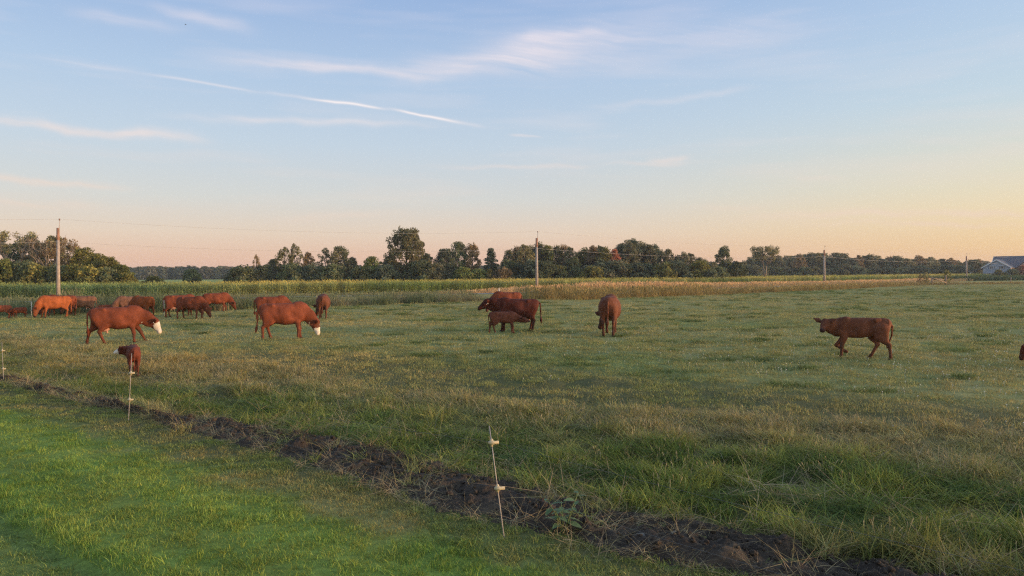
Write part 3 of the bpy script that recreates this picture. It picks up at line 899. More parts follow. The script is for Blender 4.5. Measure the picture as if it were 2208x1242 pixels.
animal('cow', 'large brown cow seen from behind, standing alone right of the nursing cow', 'cow', cows, 1315, 721, 85, 86, A_rear)
animal('calf', 'brown calf walking left on the right side with its head turned to us', 'calf', calves, 1853, 775, 91, 180, A_calfwalk)
animal('calf', 'reddish calf of which only the nose enters at the right edge', 'calf', calves, 2296, 792, 86, 180, A_calfgraze)
animal('cow', 'sunlit orange-red cow grazing left in front of the first utility pole', 'cow', cows, 116, 685, 48, 196, A_graze_sunlit)
animal('cow', 'red cow overlapped by the sunlit orange-red cow near the first pole', 'cow', cows, 130, 681, 45, 158, A_graze_plain)
animal('cow', 'grey-brown cow with a pale udder beside the first utility pole', 'cow', cows, 174, 679, 42, 180, A_graze_tan, udder=True)
animal('cow', 'tan-grey cow standing behind the white-faced walking cow', 'cow', cows, 280, 680, 42, 183, A_graze_tan)
animal('cow', 'cow with a sunlit orange rump just above the white-faced walking cow', 'cow', cows, 307, 683, 45, 132, A_graze_sunlit)
animal('calf', 'dark red calf whose back shows behind the walking cow\'s rump', 'calf', calves, 231, 680, 25, 0, A_calf)
animal('cow', 'red cow with its udder showing, behind the other in the overlapping grazing pair', 'cow', cows, 390, 684, 48, 0, A_graze_plain, udder=True)
animal('cow', 'red cow grazing right in front of the overlapping grazing pair', 'cow', cows, 413, 688, 49, -34, A_graze_plain)
animal('cow', 'red cow grazing with its nose down at the corn side, rightmost of the left herd', 'cow', cows, 468, 672, 41, 0, A_graze_plain)
animal('calf', 'orange-red calf cut by the left edge', 'calf', calves, 1, 686, 29, 178, A_calfgraze)
animal('calf', 'brown calf standing just left of the sunlit orange-red cow', 'calf', calves, 42, 685, 23, 215, A_calf)
animal('calf', 'small dark calf with ear tags facing us between two calves at the far left', 'calf', calves, 25, 684, 19, 262, A_calf, tags=(-1, 1))

# ------------------------------------------------------------------ trees
rng = np.random.default_rng(7)


def leaves_mesh(name, centres, size, rs, shade_lo=0.6, shade_hi=1.45, up=0.25, aspect=0.62, cl=None):
    """many small leaf-spray faces, each a kite with its own tilt"""
    n = len(centres)
    d = rs.normal(size=(n, 3)); d[:, 2] += up; d /= np.linalg.norm(d, axis=1)[:, None]
    e = rs.normal(size=(n, 3)); e -= (e * d).sum(1)[:, None] * d; e /= np.linalg.norm(e, axis=1)[:, None]
    f = np.cross(d, e)
    sz = size * rs.uniform(0.55, 1.35, n)[:, None]
    V = np.stack([centres - e * sz * .5, centres + f * sz * .5 * aspect + d * sz * .10, centres + e * sz * .5, centres - f * sz * .5 * aspect + d * sz * .10], 1)
    Q = np.arange(n * 4).reshape(n, 4)
    me = mesh_np(name, V.reshape(-1, 3), Q)
    sh = rs.uniform(shade_lo, shade_hi, n)
    if cl is not None: sh = sh * cl
    col = np.stack([sh * rs.uniform(0.90, 1.15, n), sh, sh * rs.uniform(0.8, 1.1, n)], 1)
    set_col(me, np.repeat(col, 4, axis=0), 'shade')
    return me


def tree_meshes(kind, seed):
    """unit tree 1 m tall, crown radius as fraction of height; returns trunk mesh, crown mesh"""
    rs = np.random.default_rng(seed); mb = MB(); C = []; shades = []
    def limb(a, b, r0, r1, n=4, wob=0.02, seg=6):
        a, b = np.array(a), np.array(b)
        pts = [a + (b - a) * i / n + (rs.normal(size=3) * wob if 0 < i < n else 0) for i in range(n + 1)]
        mb.add(tube(pts, [r0 + (r1 - r0) * i / n for i in range(n + 1)], seg)); return pts
    def clump(c, r, n, sq=0.8):
        q = rs.normal(size=(n, 3)); q /= np.linalg.norm(q, axis=1)[:, None]
        q *= (rs.uniform(0.15, 1.0, n) ** 0.5)[:, None] * r; q[:, 2] *= sq
        C.append(np.array(c) + q); shades.append(np.full(n, rs.uniform(0.72, 1.25)))
    prof = {'round': (0.12, lambda t: 0.31 * math.sin(math.pi * min(1, max(0.06, (t - .02) * 0.92 + .08))) ** 0.6, 64, 0.080, 78),
            'tall': (0.12, lambda t: 0.22 * (0.50 + 0.50 * math.sin(math.pi * min(1, t * 0.9 + .15))) * (1 if t < .85 else (1.18 - t) / .33), 50, 0.062, 64),
            'poplar': (0.10, lambda t: 0.285 * (0.80 + 0.22 * math.sin(math.pi * (t * .95 + .05))) * (1 if t < .86 else (1.35 - t) / .49), 96, 0.080, 84),
            'sparse': (0.16, lambda t: 0.27 * math.sin(math.pi * min(1, t * .85 + .12)) ** 0.7, 34, 0.055, 50),
            'conifer': (0.05, lambda t: 0.26 * (1.03 - t) + .01, 64, 0.055, 60),
            'birch': (0.14, lambda t: 0.17 * (0.6 + 0.5 * math.sin(math.pi * t)) * (1 if t < .8 else (1.2 - t) / .4), 54, 0.062, 62),
            'shrub': (0.0, lambda t: 0.62 * math.sqrt(max(0.05, 1 - (t - .15) ** 2 / .74)), 46, 0.17, 80),
            'vase': (0.50, lambda t: 0.16 + 0.27 * math.sin(1.9 * t + .35), 64, 0.078, 90),
            'dead': (0.50, lambda t: 0.10 + 0.24 * t, 34, 0.06, 44)}[kind]
    t0, rad, nb, cr, nl = prof
    if kind in ('vase', 'dead'):
        trunks = 4
        limb((0, 0, -0.02), (0.01, 0, 0.20), 0.032, 0.026)
        for k in range(trunks):
            an = 2 * math.pi * k / trunks + rs.uniform(0, 1)
            e = np.array((0.15 * math.cos(an), 0.15 * math.sin(an), 0.66))
            pts = limb((0.01, 0, 0.18), e, 0.021, 0.011, 5, 0.014)
            for q in range(7):
                an2 = an + rs.uniform(-1.1, 1.1); rr = rad(rs.uniform(0.5, 1)); top = (rr * math.cos(an2), rr * math.sin(an2), rs.uniform(0.72, 0.99))
                p2 = limb(pts[-1 - q % 3], top, 0.009, 0.003, 3, 0.015, 5)
                for w in range(3 if kind == 'dead' else 1):
                    limb(p2[2], np.array(top) + rs.normal(size=3) * (.07, .07, .05), 0.004, 0.0015, 2, 0.01, 4)
        for k in range(nb):
            tt = rs.uniform(0.35, 1.0); an = rs.uniform(0, 6.28); rr = rad(tt) * rs.uniform(0.35, 1.0) ** 0.7
            clump((rr * math.cos(an), rr * math.sin(an), t0 + (0.97 - t0) * tt), cr * rs.uniform(.7, 1.3), nl)
    else:
        lean = rs.normal(size=2) * 0.02; lop = 0.24 if kind not in ('conifer', 'shrub') else 0.10; ph1, ph2 = rs.uniform(0, 6.28, 2)
        th = 0.9 if kind in ('conifer', 'tall', 'birch', 'poplar') else 0.72
        if kind != 'shrub':
            tp = limb((0, 0, -0.02), (lean[0], lean[1], th), 0.026 if kind != 'birch' else 0.017, 0.005, 7, 0.008, 7)
        else:
            for k in range(5): limb((0, 0, -.02), (rs.uniform(-.3, .3), rs.uniform(-.3, .3), rs.uniform(.4, .7)), 0.02, 0.006, 3, .03, 5)
        for k in range(nb):
            tt = (k + rs.uniform(0, 1)) / nb
            an = k * 2.39996 + rs.uniform(-.5, .5); rr = rad(tt) * (rs.uniform(0.25, 1.0) ** 0.55) * rs.uniform(0.8, 1.15) * (1 + lop * math.sin(an * 2 + ph1 + tt * 4) + lop * .7 * math.sin(an + ph2))
            z = t0 + (0.97 - t0) * tt
            e = np.array((rr * math.cos(an) + lean[0], rr * math.sin(an) + lean[1], z - (0.03 if kind == 'conifer' else 0) + rs.normal() * .012))
            if kind != 'shrub' and k % 2 == 0:
                zb = max(t0 * 0.6, z - 0.18 - rs.uniform(0, .08)) if kind != 'conifer' else z + .02
                limb((lean[0] * zb, lean[1] * zb, min(zb, th)), e, 0.007, 0.002, 3, 0.012, 5)
            clump(e, cr * rs.uniform(0.70, 1.45), int(nl * 1.9 * rs.uniform(.7, 1.3)), 0.62 if kind == 'conifer' else 0.85)
    if kind in ('round', 'tall', 'poplar', 'sparse', 'birch'):          # feathery shoots standing out of the crown
        for k in range(16):
            an = rs.uniform(0, 6.28); tt = rs.uniform(0.55, 1.0); rr = rad(tt) * rs.uniform(.5, 1.05)
            clump((rr * math.cos(an), rr * math.sin(an), t0 + (1.0 - t0) * tt + .01), 0.032, 26, 1.7)
    C = np.concatenate(C); sh = np.concatenate(shades)
    size = {'shrub': 0.085, 'conifer': 0.030, 'round': 0.034, 'poplar': 0.030}.get(kind, 0.030)
    cr_me = leaves_mesh(kind + '_crown', C, size, rs, cl=sh)
    tr_me = mesh(kind + '_trunk', mb.v, mb.f, True)
    return tr_me, cr_me


def leafy(name, c, rnd=0.22): return leafmat(name, fixed=(c[0] * 1.36, c[1] * 1.22, c[2] * 1.05), translucent=0.34, rnd=rnd, rough=0.8, spec=0.03)


ML = {'grey': leafy('leaves_grey_green', (0.190, 0.190, 0.110)), 'dark': leafy('leaves_dark_green', (0.105, 0.132, 0.078)),
      'olive': leafy('leaves_olive', (0.150, 0.156, 0.058)), 'bright': leafy('leaves_fresh_green', (0.140, 0.175, 0.066)),
      'brown': leafy('leaves_brownish', (0.225, 0.180, 0.115)), 'red': leafy('leaves_reddish', (0.290, 0.135, 0.095)),
      'blue': leafy('leaves_blue_green', (0.100, 0.128, 0.095)), 'far': leafy('leaves_far', (0.145, 0.158, 0.108))}
M_bark = pmat('bark', (0.10, 0.080, 0.062), 0.95, (14, .35), 0.1)
M_pale = pmat('bark_pale', (0.21, 0.17, 0.135), 0.9, (10, .3), 0.1)
KINDS = {k: [tree_meshes(k, 100 + 10 * i + j) for j in range(n)] for i, (k, n) in enumerate(
    [('round', 3), ('tall', 3), ('poplar', 1), ('sparse', 2), ('conifer', 2), ('birch', 3), ('shrub', 3), ('vase', 1), ('dead', 2)])}
_cache = {}
trng = random.Random(5)


def tree(name, label, px, top_y, Y, kind, leaf, group, var=0, wide=1.0, bark=None, zb=None):
    tip = at_depth(px, top_y, Y)
    z0 = float(hgt(tip.x, tip.y)) if zb is None else zb
    hh = tip.z - z0
    var %= len(KINDS[kind])
    trm, crm = KINDS[kind][var]
    bark = bark or (M_pale if kind in ('birch', 'dead', 'vase') else M_bark)
    def got(me, mat):
        k = (me.name, mat.name)
        if k not in _cache:
            c = me.copy(); c.materials.clear(); c.materials.append(mat); _cache[k] = c
        return _cache[k]
    e = empty(name, (tip.x, tip.y, z0), trng.uniform(0, 6.28)); e.scale = (hh * wide, hh * wide, hh)
    obj('trunk', got(trm, bark), None, e); obj('crown', got(crm, ML[leaf]), None, e)
    return tag(e, label, 'shrub' if kind == 'shrub' else 'tree', group)


ORD = ['first', 'second', 'third', 'fourth', 'fifth', 'sixth', 'seventh', 'eighth', 'ninth', 'tenth', 'eleventh', 'twelfth', 'thirteenth',
       'fourteenth', 'fifteenth', 'sixteenth', 'seventeenth', 'eighteenth', 'nineteenth', 'twentieth'] + ['twenty-' + q for q in
       ('first', 'second', 'third', 'fourth', 'fifth', 'sixth', 'seventh', 'eighth', 'ninth')] + ['thirtieth'] + ['thirty-' + q for q in
       ('first', 'second', 'third', 'fourth', 'fifth', 'sixth', 'seventh', 'eighth', 'ninth')] + ['fortieth'] + ['forty-' + q for q in
       ('first', 'second', 'third', 'fourth', 'fifth', 'sixth', 'seventh', 'eighth', 'ninth')]

G1 = 'trees of the grove on the left'
tree('bare_tree', 'pale half-bare tree with fanned limbs at the left edge of the grove', 27, 500, 127, 'dead', 'grey', G1, 0, 1.0)
tree('bare_tree', 'pale half-bare tree just left of the first utility pole', 103, 515, 125, 'dead', 'brown', G1, 1, 1.0)
for i, (lb, px, ty, Y, kd, lf, vr, wd) in enumerate([
    ('dark green tall tree cut by the left edge', -14, 507, 136, 'round', 'blue', 0, 1.0),
    ('dark green tall tree between the two half-bare trees', 68, 512, 137, 'round', 'blue', 1, 1.0),
    ('grey-green tall tree behind the first utility pole', 118, 512, 138, 'tall', 'grey', 1, 1.4),
    ('brownish thin-leaved tree right of the first utility pole', 146, 516, 131, 'sparse', 'brown', 0, 1.1),
    ('olive tree on the slope of the left grove', 176, 536, 128, 'round', 'olive', 2, 1.05),
    ('dense olive-green tree with the knobbly top, middle of the left grove\'s slope', 208, 548, 124, 'round', 'olive', 0, 1.15),
    ('low dense tree near the right end of the left grove', 238, 556, 122, 'round', 'olive', 1, 1.2),
    ('lowest tree at the right end of the left grove', 263, 572, 121, 'round', 'bright', 2, 1.2),
]): tree('grove_tree', lb, px, ty, Y, kd, lf, G1, vr, wd)
for i, (lb, px, ty, Y, lf, wd) in enumerate([
    ('sunlit yellow-green shrub at the left edge below the trees', 3, 566, 116, 'bright', 0.85), ('dark shrub under the left half-bare tree', 50, 570, 118, 'dark', .9),
    ('olive shrub between the half-bare trees', 82, 575, 117, 'olive', 0.95), ('dark shrub behind the first utility pole', 130, 578, 117, 'dark', 1.0),
    ('olive shrub right of the first utility pole', 165, 577, 117, 'olive', 1.0), ('dense green shrub below the knobbly olive tree', 200, 578, 116, 'olive', 1.1),
    ('dark shrub at the foot of the left grove\'s slope', 228, 582, 117, 'dark', 1.1), ('last small shrub at the right foot of the left grove', 272, 592, 117, 'olive', .9)]):
    tree('shrub', lb, px, ty, Y, 'shrub', lf, 'shrubs along the left grove', i, wd)

G2 = 'trees standing along the far side of the corn'
for lb, px, ty, Y, kd, lf, vr, wd in [
    ('small round bush alone in the hayfield, left one', 330, 597, 190, 'shrub', 'olive', 0, 1.6),
    ('dark bush alone in the hayfield, right one', 412, 584, 185, 'shrub', 'dark', 1, 0.95),
    ('wide dark shrub left of the thin bare sapling', 522, 577, 170, 'shrub', 'dark', 2, 1.35),
    ('thin nearly bare sapling above the wide dark shrub', 553, 550, 172, 'sparse', 'brown', 1, 0.55),
    ('dark shrub right of the thin bare sapling', 568, 576, 172, 'shrub', 'blue', 0, 1.0),
    ('loose airy tree, taller of the pair left of the round tree', 636, 528, 176, 'sparse', 'grey', 0, 0.85),
    ('loose airy tree leaning left, lower of the airy pair', 612, 534, 175, 'sparse', 'olive', 1, 1.0),
    ('small brownish tree beside the airy pair', 664, 545, 176, 'birch', 'brown', 0, 0.9),
    ('dark shrub under the airy pair', 628, 573, 172, 'shrub', 'dark', 1, 1.1),
    ('dark shrub between the airy pair and the round tree', 672, 573, 172, 'shrub', 'blue', 2, 1.0),
    ('round-topped tree with a ragged right side', 731, 533, 178, 'round', 'grey', 1, 0.95),
    ('smaller round tree against the round-topped tree', 702, 536, 179, 'sparse', 'grey', 1, 0.9),
    ('dark shrub under the round-topped tree', 718, 574, 172, 'shrub', 'dark', 0, 1.15),
    ('fresh green round tree left of the tallest tree', 802, 554, 174, 'round', 'bright', 0, 1.05),
    ('grey-green tree between the round-topped tree and the fresh green one', 757, 556, 180, 'birch', 'far', 1, 1.3),
    ('low grey tree just left of the tallest tree', 838, 552, 180, 'round', 'far', 2, .95),
    ('low grey tree just right of the tallest tree', 918, 548, 182, 'round', 'grey', 1, .95),
    ('low grey tree between the sapling and the airy pair', 588, 560, 178, 'round', 'far', 0, 1.1),
    ('dark shrub left of the fresh green round tree', 776, 578, 172, 'shrub', 'dark', 2, 1.1),
    ('dark shrub between the fresh green tree and the tallest tree', 830, 576, 172, 'shrub', 'blue', 1, 1.2),
    ('tallest tree, a broad poplar with tufted outline', 874, 494, 176, 'poplar', 'grey', 0, 0.92),
    ('grey-green shrub at the right foot of the tallest tree', 905, 568, 172, 'shrub', 'dark', 1, 1.25),
    ('grey-green shrub further right of the tallest tree', 938, 572, 172, 'shrub', 'far', 0, 1.2),
    ('dark spreading tree left of the dark double-topped tree', 960, 538, 180, 'round', 'blue', 2, 0.95),
    ('dark tall tree with double top right of the poplar', 988, 523, 182, 'round', 'dark', 0, 0.80),
    ('loose brownish tree right of the double-topped dark tree', 1018, 527, 182, 'tall', 'brown', 0, 1.0),
    ('dark tree with spiky crown, left of the long birch row', 1063, 533, 180, 'conifer', 'blue', 0, 1.3),
    ('fresh green shrub below the double-topped dark tree', 1000, 580, 171, 'shrub', 'bright', 0, 1.1),
    ('fresh green low shrub in the gap by the spiky dark tree', 1032, 584, 171, 'shrub', 'bright', 1, 1.2),
    ('small cone-shaped bush below the spiky dark tree', 1053, 578, 170, 'conifer', 'olive', 1, 1.6),
    ('brownish low shrub at the left end of the birch row', 1084, 580, 171, 'shrub', 'brown', 2, 1.0),
    ('dark round-crowned tree inside the birch row', 1238, 556, 176, 'round', 'dark', 1, 1.05),
    ('red-leaved tree in the birch row', 1323, 538, 180, 'birch', 'red', 2, 1.05),
    ('dark tree with loose top left of the vase-shaped tree', 1561, 533, 196, 'tall', 'dark', 2, 1.15),
    ('shrubby dark tree at the right foot of the loose-topped tree', 1590, 566, 194, 'round', 'dark', 0, 1.3),
    ('vase-shaped elm rising alone above the right wood', 1649, 532, 215, 'vase', 'grey', 0, 0.88),
]:
    nm = 'shrub' if kd == 'shrub' else {'poplar': 'poplar_tree', 'conifer': 'conifer_tree', 'vase': 'elm_tree'}.get(kd, 'field_tree')
    tree(nm, lb, px, ty, Y, kd, lf, G2, vr, wd)
row = [(1098, 540), (1112, 533), (1121, 538), (1130, 529), (1139, 536), (1147, 531), (1157, 534), (1166, 524), (1173, 536), (1180, 530), (1197, 531), (1214, 530), (1229, 534), (1248, 545), (1262, 536), (1270, 540), (1277, 532), (1285, 538),
       (1293, 531), (1308, 534), (1332, 534), (1340, 526), (1347, 530), (1354, 521), (1361, 526), (1368, 517), (1383, 523), (1398, 528), (1412, 529), (1426, 540), (1441, 538), (1458, 551), (1473, 545), (1488, 547), (1504, 556), (1521, 560), (1538, 565)]
rr_ = random.Random(3)
for i, (px, ty) in enumerate(row):
    lf = ['grey', 'brown', 'far', 'grey', 'olive'][i % 5] if i < 21 else ['far', 'blue', 'far'][i % 3]
    tree('birch_tree' if i % 3 != 2 else 'row_tree', 'slender grey-green tree, %s from the left in the tall row behind the corn' % ORD[i], px, ty, 183 + rr_.uniform(-6, 8), 'birch' if i % 3 != 2 else 'tall', lf,
         'slender trees of the long row behind the corn', i, 0.95 + rr_.uniform(-.1, .15))
for i, px in enumerate(range(1092, 1560, 19)):
    tree('shrub', 'low dark shrub, %s from the left under the long slender tree row' % ORD[i], px + rr_.uniform(-5, 5), 577 + rr_.uniform(-12, 10), 174 + rr_.uniform(-2, 3), 'shrub', ['dark', 'far', 'olive', 'blue'][i % 4],
         'shrubs under the long tree row', i, 1.15 + rr_.uniform(-.2, .3))
wood = [(1604, 564)] + [(x, 558 - 8 * math.exp(-((x - 1760) / 130) ** 2) + 2.0 * math.sin(x * .11) + (5 if x > 2040 else 0)) for x in range(1618, 2118, 13)]
for i, (px, ty) in enumerate(wood):
    kd = ['round', 'tall', 'birch', 'round', 'tall'][i % 5]
    Y = 330 + rr_.uniform(-12, 16)
    tree('wood_tree', 'dull green tree, %s from the left in the front of the distant right wood' % ORD[i], px + rr_.uniform(-3, 3), ty + rr_.uniform(-5, 3), Y, kd, ['far', 'grey', 'brown', 'far', 'blue'][(i * 3) % 5],
         'front trees of the wood on the right', i, 1.25 + rr_.uniform(-.15, .25), zb=0)
for i, px in enumerate(range(1604, 2110, 22)):
    tree('shrub', 'low dark shrub, %s from the left at the foot of the right wood' % ORD[i], px + rr_.uniform(-6, 6), 577 + rr_.uniform(-5, 4), 316 + rr_.uniform(-3, 3), 'shrub', ['dark', 'far', 'blue'][i % 3],
         'shrubs at the foot of the right wood', i, 1.5 + rr_.uniform(-.2, .4), zb=0)

# distant woods that read as one mass
def wood_mass(name, label, pts, h0, h1, seed):
    rs = np.random.default_rng(seed); n = len(pts)
    hs = rs.uniform(h0, h1, n)
    z = np.zeros(n)
    src = []
    for kd in ('round', 'tall'):
        for j in range(2):
            c = KINDS[kd][j][1].copy(); c.materials.clear(); c.materials.append(M_wood); src.append(c)
    rot = np.zeros((n, 3)); rot[:, 2] = rs.uniform(0, 6.28, n)
    wd = rs.uniform(1.2, 1.7, n)
    tint = np.array((0.135, 0.150, 0.110)) * rs.uniform(0.6, 1.45, n)[:, None] * np.stack([rs.uniform(.9, 1.25, n), np.ones(n), np.ones(n)], 1)
    return scatter(name, np.stack([pts[:, 0], pts[:, 1], z - hs * 0.12], 1), rot, np.stack([hs * wd, hs * wd, hs], 1), rs.integers(0, 4, n), tint, src, label, 'wood')


M_wood = leafmat('leaves_distant', translucent=0.2, rough=0.8, spec=0.03)
rs = np.random.default_rng(2)
q = []
for px in np.arange(-300, 1120, 4.5):
    for Y in (545, 560, 580): q.append(((px + rs.uniform(-3, 3) - HX) / F * Y, Y + rs.uniform(-8, 8)))
wood_mass('distant_wood', 'distant bluish wood across the hayfield on the left', np.array(q), 7.2, 11.4, 4)
q = []
for px in np.arange(1120, 2420, 7):
    for Y in (352, 366, 384):
        q.append(((px + rs.uniform(-4, 4) - HX) / F * Y, Y + rs.uniform(-6, 6)))
wood_mass('distant_wood', 'distant wood behind the front trees on the right', np.array(q), 6.6, 9.6, 5)

# ------------------------------------------------------------------ plants as stuff
def blades(n, h, spread, w, rs, droop=0.5, seg=3, lean=0.35, curl=0.0):
    """a tuft of n bent tapering blades -> verts, quads, per-vertex shade"""
    V = []; Q = []; S = []
    for i in range(n):
        r = spread * math.sqrt(rs.uniform()); a = rs.uniform(0, 6.28)
        base = np.array((r * math.cos(a), r * math.sin(a), -0.01))
        hh = h * rs.uniform(0.55, 1.15); d = rs.uniform(0, 6.28); ln = abs(rs.normal()) * lean; dr = droop * rs.uniform(0.3, 1.3)
        di = np.array((math.cos(d), math.sin(d), 0)); si = np.array((-di[1], di[0], 0)); tw = rs.uniform(-1.2, 1.2)
        si = si * math.cos(tw) + di * math.sin(tw)
        sh = rs.uniform(0.65, 1.4); sc = np.array((sh * rs.uniform(.9, 1.25), sh, sh * rs.uniform(.8, 1.1)))
        k0 = len(V)
        for j in range(seg + 1):
            t = j / seg
            p = base + di * (ln * t + dr * t * t) * hh + np.array((0, 0, hh * (t - 0.35 * dr * t * t)))
            ww = w * (1 - t ** 1.6) * 0.5 + 0.0004
            V += [p - si * ww, p + si * ww]; S += [sc, sc]
        for j in range(seg):
            b = k0 + 2 * j; Q.append((b, b + 1, b + 3, b + 2))
    return V, Q, S


def plant(name, parts, mats):
    """parts: list of (V, Q, S) each with its own material slot"""
    me = bpy.data.meshes.new(name); V = []; Fc = []; S = []; mi = []
    for k, (v, q, s) in enumerate(parts):
        o = len(V); V += list(v); Fc += [tuple(i + o for i in f) for f in q]; S += list(s); mi += [k] * len(q)
    me.from_pydata([tuple(map(float, x)) for x in V], [], Fc)
    for m_ in mats: me.materials.append(m_)
    me.polygons.foreach_set('material_index', mi)
    set_col(me, np.array(S), 'shade'); me.update()
    return me


def heads(n, h, spread, rs, w=0.012, ln=0.10):
    """seed heads on thin stalks"""
    V = []; Q = []; S = []
    for i in range(n):
        r = spread * math.sqrt(rs.uniform()); a = rs.uniform(0, 6.28); d = rs.uniform(0, 6.28); le = abs(rs.normal()) * 0.16
        hh = h * rs.uniform(0.7, 1.2); b = np.array((r * math.cos(a), r * math.sin(a), 0)); di = np.array((math.cos(d), math.sin(d), 0)) * le
        si = np.array((-math.sin(a * 3), math.cos(a * 3), 0)); sh = rs.uniform(.8, 1.3); sc = np.array((sh, sh, sh))
        st = [(0, .0018), (.55, .0016), (1 - ln / hh, .0014), (1 - ln / hh * .6, w / 2), (1 - ln / hh * .2, w / 2.4), (1.0, .0008)]
        k0 = len(V)
        for t, ww in st:
            p = b + di * t * t * hh + np.array((0, 0, hh * t * (1 - .1 * le)))
            V += [p - si * ww, p + si * ww]; S += [sc, sc]
        for j in range(len(st) - 1): q = k0 + 2 * j; Q.append((q, q + 1, q + 3, q + 2))
    return V, Q, S


M_blade = leafmat('grass_blade', translucent=0.30, rough=0.55, spec=0.12)
M_straw = leafmat('dry_straw', fixed=(0.32, 0.272, 0.155), translucent=0.25, rnd=0.2, rough=0.7, spec=0.1)
rs = np.random.default_rng(11)
LAWN = [plant('lawn_tuft', [blades(44, 0.055, 0.11, 0.0052, rs, 0.5, 2, 0.5)], [M_blade]) for _ in range(5)]
RANK = [plant('rank_tuft', [blades(34, 0.19, 0.14, 0.0075, rs, 0.85, 3, 0.5)], [M_blade]) for _ in range(5)]
SEED = [plant('seeding_tuft', [blades(24, 0.18, 0.13, 0.006, rs, 0.7, 3, 0.45), heads(7, 0.27, 0.14, rs, 0.008, 0.06)], [M_blade, M_straw]) for _ in range(4)]
DRYT = [plant('dead_tuft', [blades(22, 0.20, 0.15, 0.006, rs, 1.4, 3, 0.9)], [M_straw]) for _ in range(3)]
SHORT = [plant('short_patch', [blades(60, 0.07, 0.30, 0.009, rs, 0.6, 2, 0.5)], [M_blade]) for _ in range(5)]
TUSS = [plant('tussock', [blades(70, 0.17, 0.28, 0.012, rs, 0.7, 2, 0.45)], [M_blade]) for _ in range(3)]


def in_view(x, y, margin=1.25, extra=1.5):
    return (y > 2.5) & (np.abs(x) < y * 0.69 * margin + extra) & (y > 4.2)


def rand_sa(n, a0, a1, s0, s1):
    a = rs.uniform(a0, a1, n); s = rs.uniform(s0, s1, n)
    q = C2 + a[:, None] * U2 + s[:, None] * N2
    ok = in_view(q[:, 0], q[:, 1]); return q[ok, 0], q[ok, 1], s[ok], a[ok]


def put(x, y, idx, sc, tint=None, scz=None, tiltamt=0.12, dz=0.0):
    n = len(x); rot = np.stack([rs.normal(size=n) * tiltamt, rs.normal(size=n) * tiltamt, rs.uniform(0, 6.28, n)], 1)
    sz = sc if scz is None else scz
    c = ground_tint(x, y) if tint is None else tint
    c = c * rs.uniform(0.75, 1.3, n)[:, None]
    return np.stack([x, y, hgt(x, y) + dz], 1), rot, np.stack([sc, sc, sz], 1), idx, c


def cat_(L): return [np.concatenate([q[i] for q in L]) for i in range(5)]


# lawn + verge
x, y, s, a = rand_sa(53000, -20, 22, -13, -0.0)
keep = s < strip_off(a) - strip_half(a) * (0.45 + 0.9 * fbm(x * 1.6, y * 1.6, 57)); x, y, s, a = x[keep], y[keep], s[keep], a[keep]
keep = rs.uniform(size=len(x)) < np.where(np.hypot(x, y) < 11, 1.0, 0.55); x, y, s, a = x[keep], y[keep], s[keep], a[keep]
bright_side = (s > -3.5)
hs = np.where(bright_side, 1.10, 0.80) * rs.uniform(0.75, 1.2, len(x)) * (0.9 + 0.25 * vnoise(x * 2, y * 2, 7))
hs = np.where(s > -1.5, hs * 0.75, hs)
hs = np.where(np.abs(s + 3.62) < 0.13, hs * 0.35, hs)
hs = np.where((s > -3.5) & (s < -3.2), hs * 1.35, hs)
scatter('lawn_grass', *put(x, y, rs.integers(0, 5, len(x)), rs.uniform(.85, 1.25, len(x)), scz=hs), LAWN, 'short mown grass blades of the near left lawn', 'grass')

# rank grass between strip and grazed pasture
x, y, s, a = rand_sa(40500, -26, 26, -0.45, 10.5)
n1 = fbm(x * 0.35, y * 0.35, 40); n2 = fbm(x * 1.6, y * 1.6, 51)
sf = 4.6 + 2.4 * sstep(2, 14, a) + (n1 - .5) * 2.2
hw_ = strip_half(a) * 1.05
keep = (s < sf) & ((s > hw_ * (0.30 + 1.0 * n2) + strip_off(a)) | ((fbm(x * 2.4, y * 2.4, 58) > 0.645 - 0.05 * sstep(6, 9, a)) & (rs.uniform(size=len(x)) < .6)))
d = np.hypot(x, y)
keep &= rs.uniform(size=len(x)) < np.clip(1.25 - d / 40, .5, 1) * (0.55 + 0.7 * sstep(0.35, 0.6, fbm(x * 1.1, y * 1.1, 15)))
x, y, s, a, n1, n2, sf = (q[keep] for q in (x, y, s, a, n1, n2, sf))
dry = sstep(0.18, 0.62, (s / np.maximum(sf, 1)) * 0.75 + (n1 - .5) * 0.9 + (n2 - .5) * 0.5)
r_ = rs.uniform(size=len(x))
idx = np.where(r_ < 0.06 + dry * 0.46, rs.integers(5, 9, len(x)), rs.integers(0, 5, len(x)))
idx = np.where(rs.uniform(size=len(x)) < 0.13, rs.integers(9, 12, len(x)), idx)
clumpy = 0.55 + 0.9 * sstep(0.3, 0.7, fbm(x * 1.3, y * 1.3, 19))
hs = clumpy * rs.uniform(.75, 1.25, len(x)) * np.where(idx < 5, 1.0, 0.72) * (0.75 + 0.35 * sstep(9, 5, d[keep]))
scatter('rank_grass', *put(x, y, idx, rs.uniform(.9, 1.35, len(x)), scz=hs, tiltamt=0.2), RANK + SEED + DRYT, 'tall uncut grass with straw-coloured seed heads behind the soil strip', 'grass')

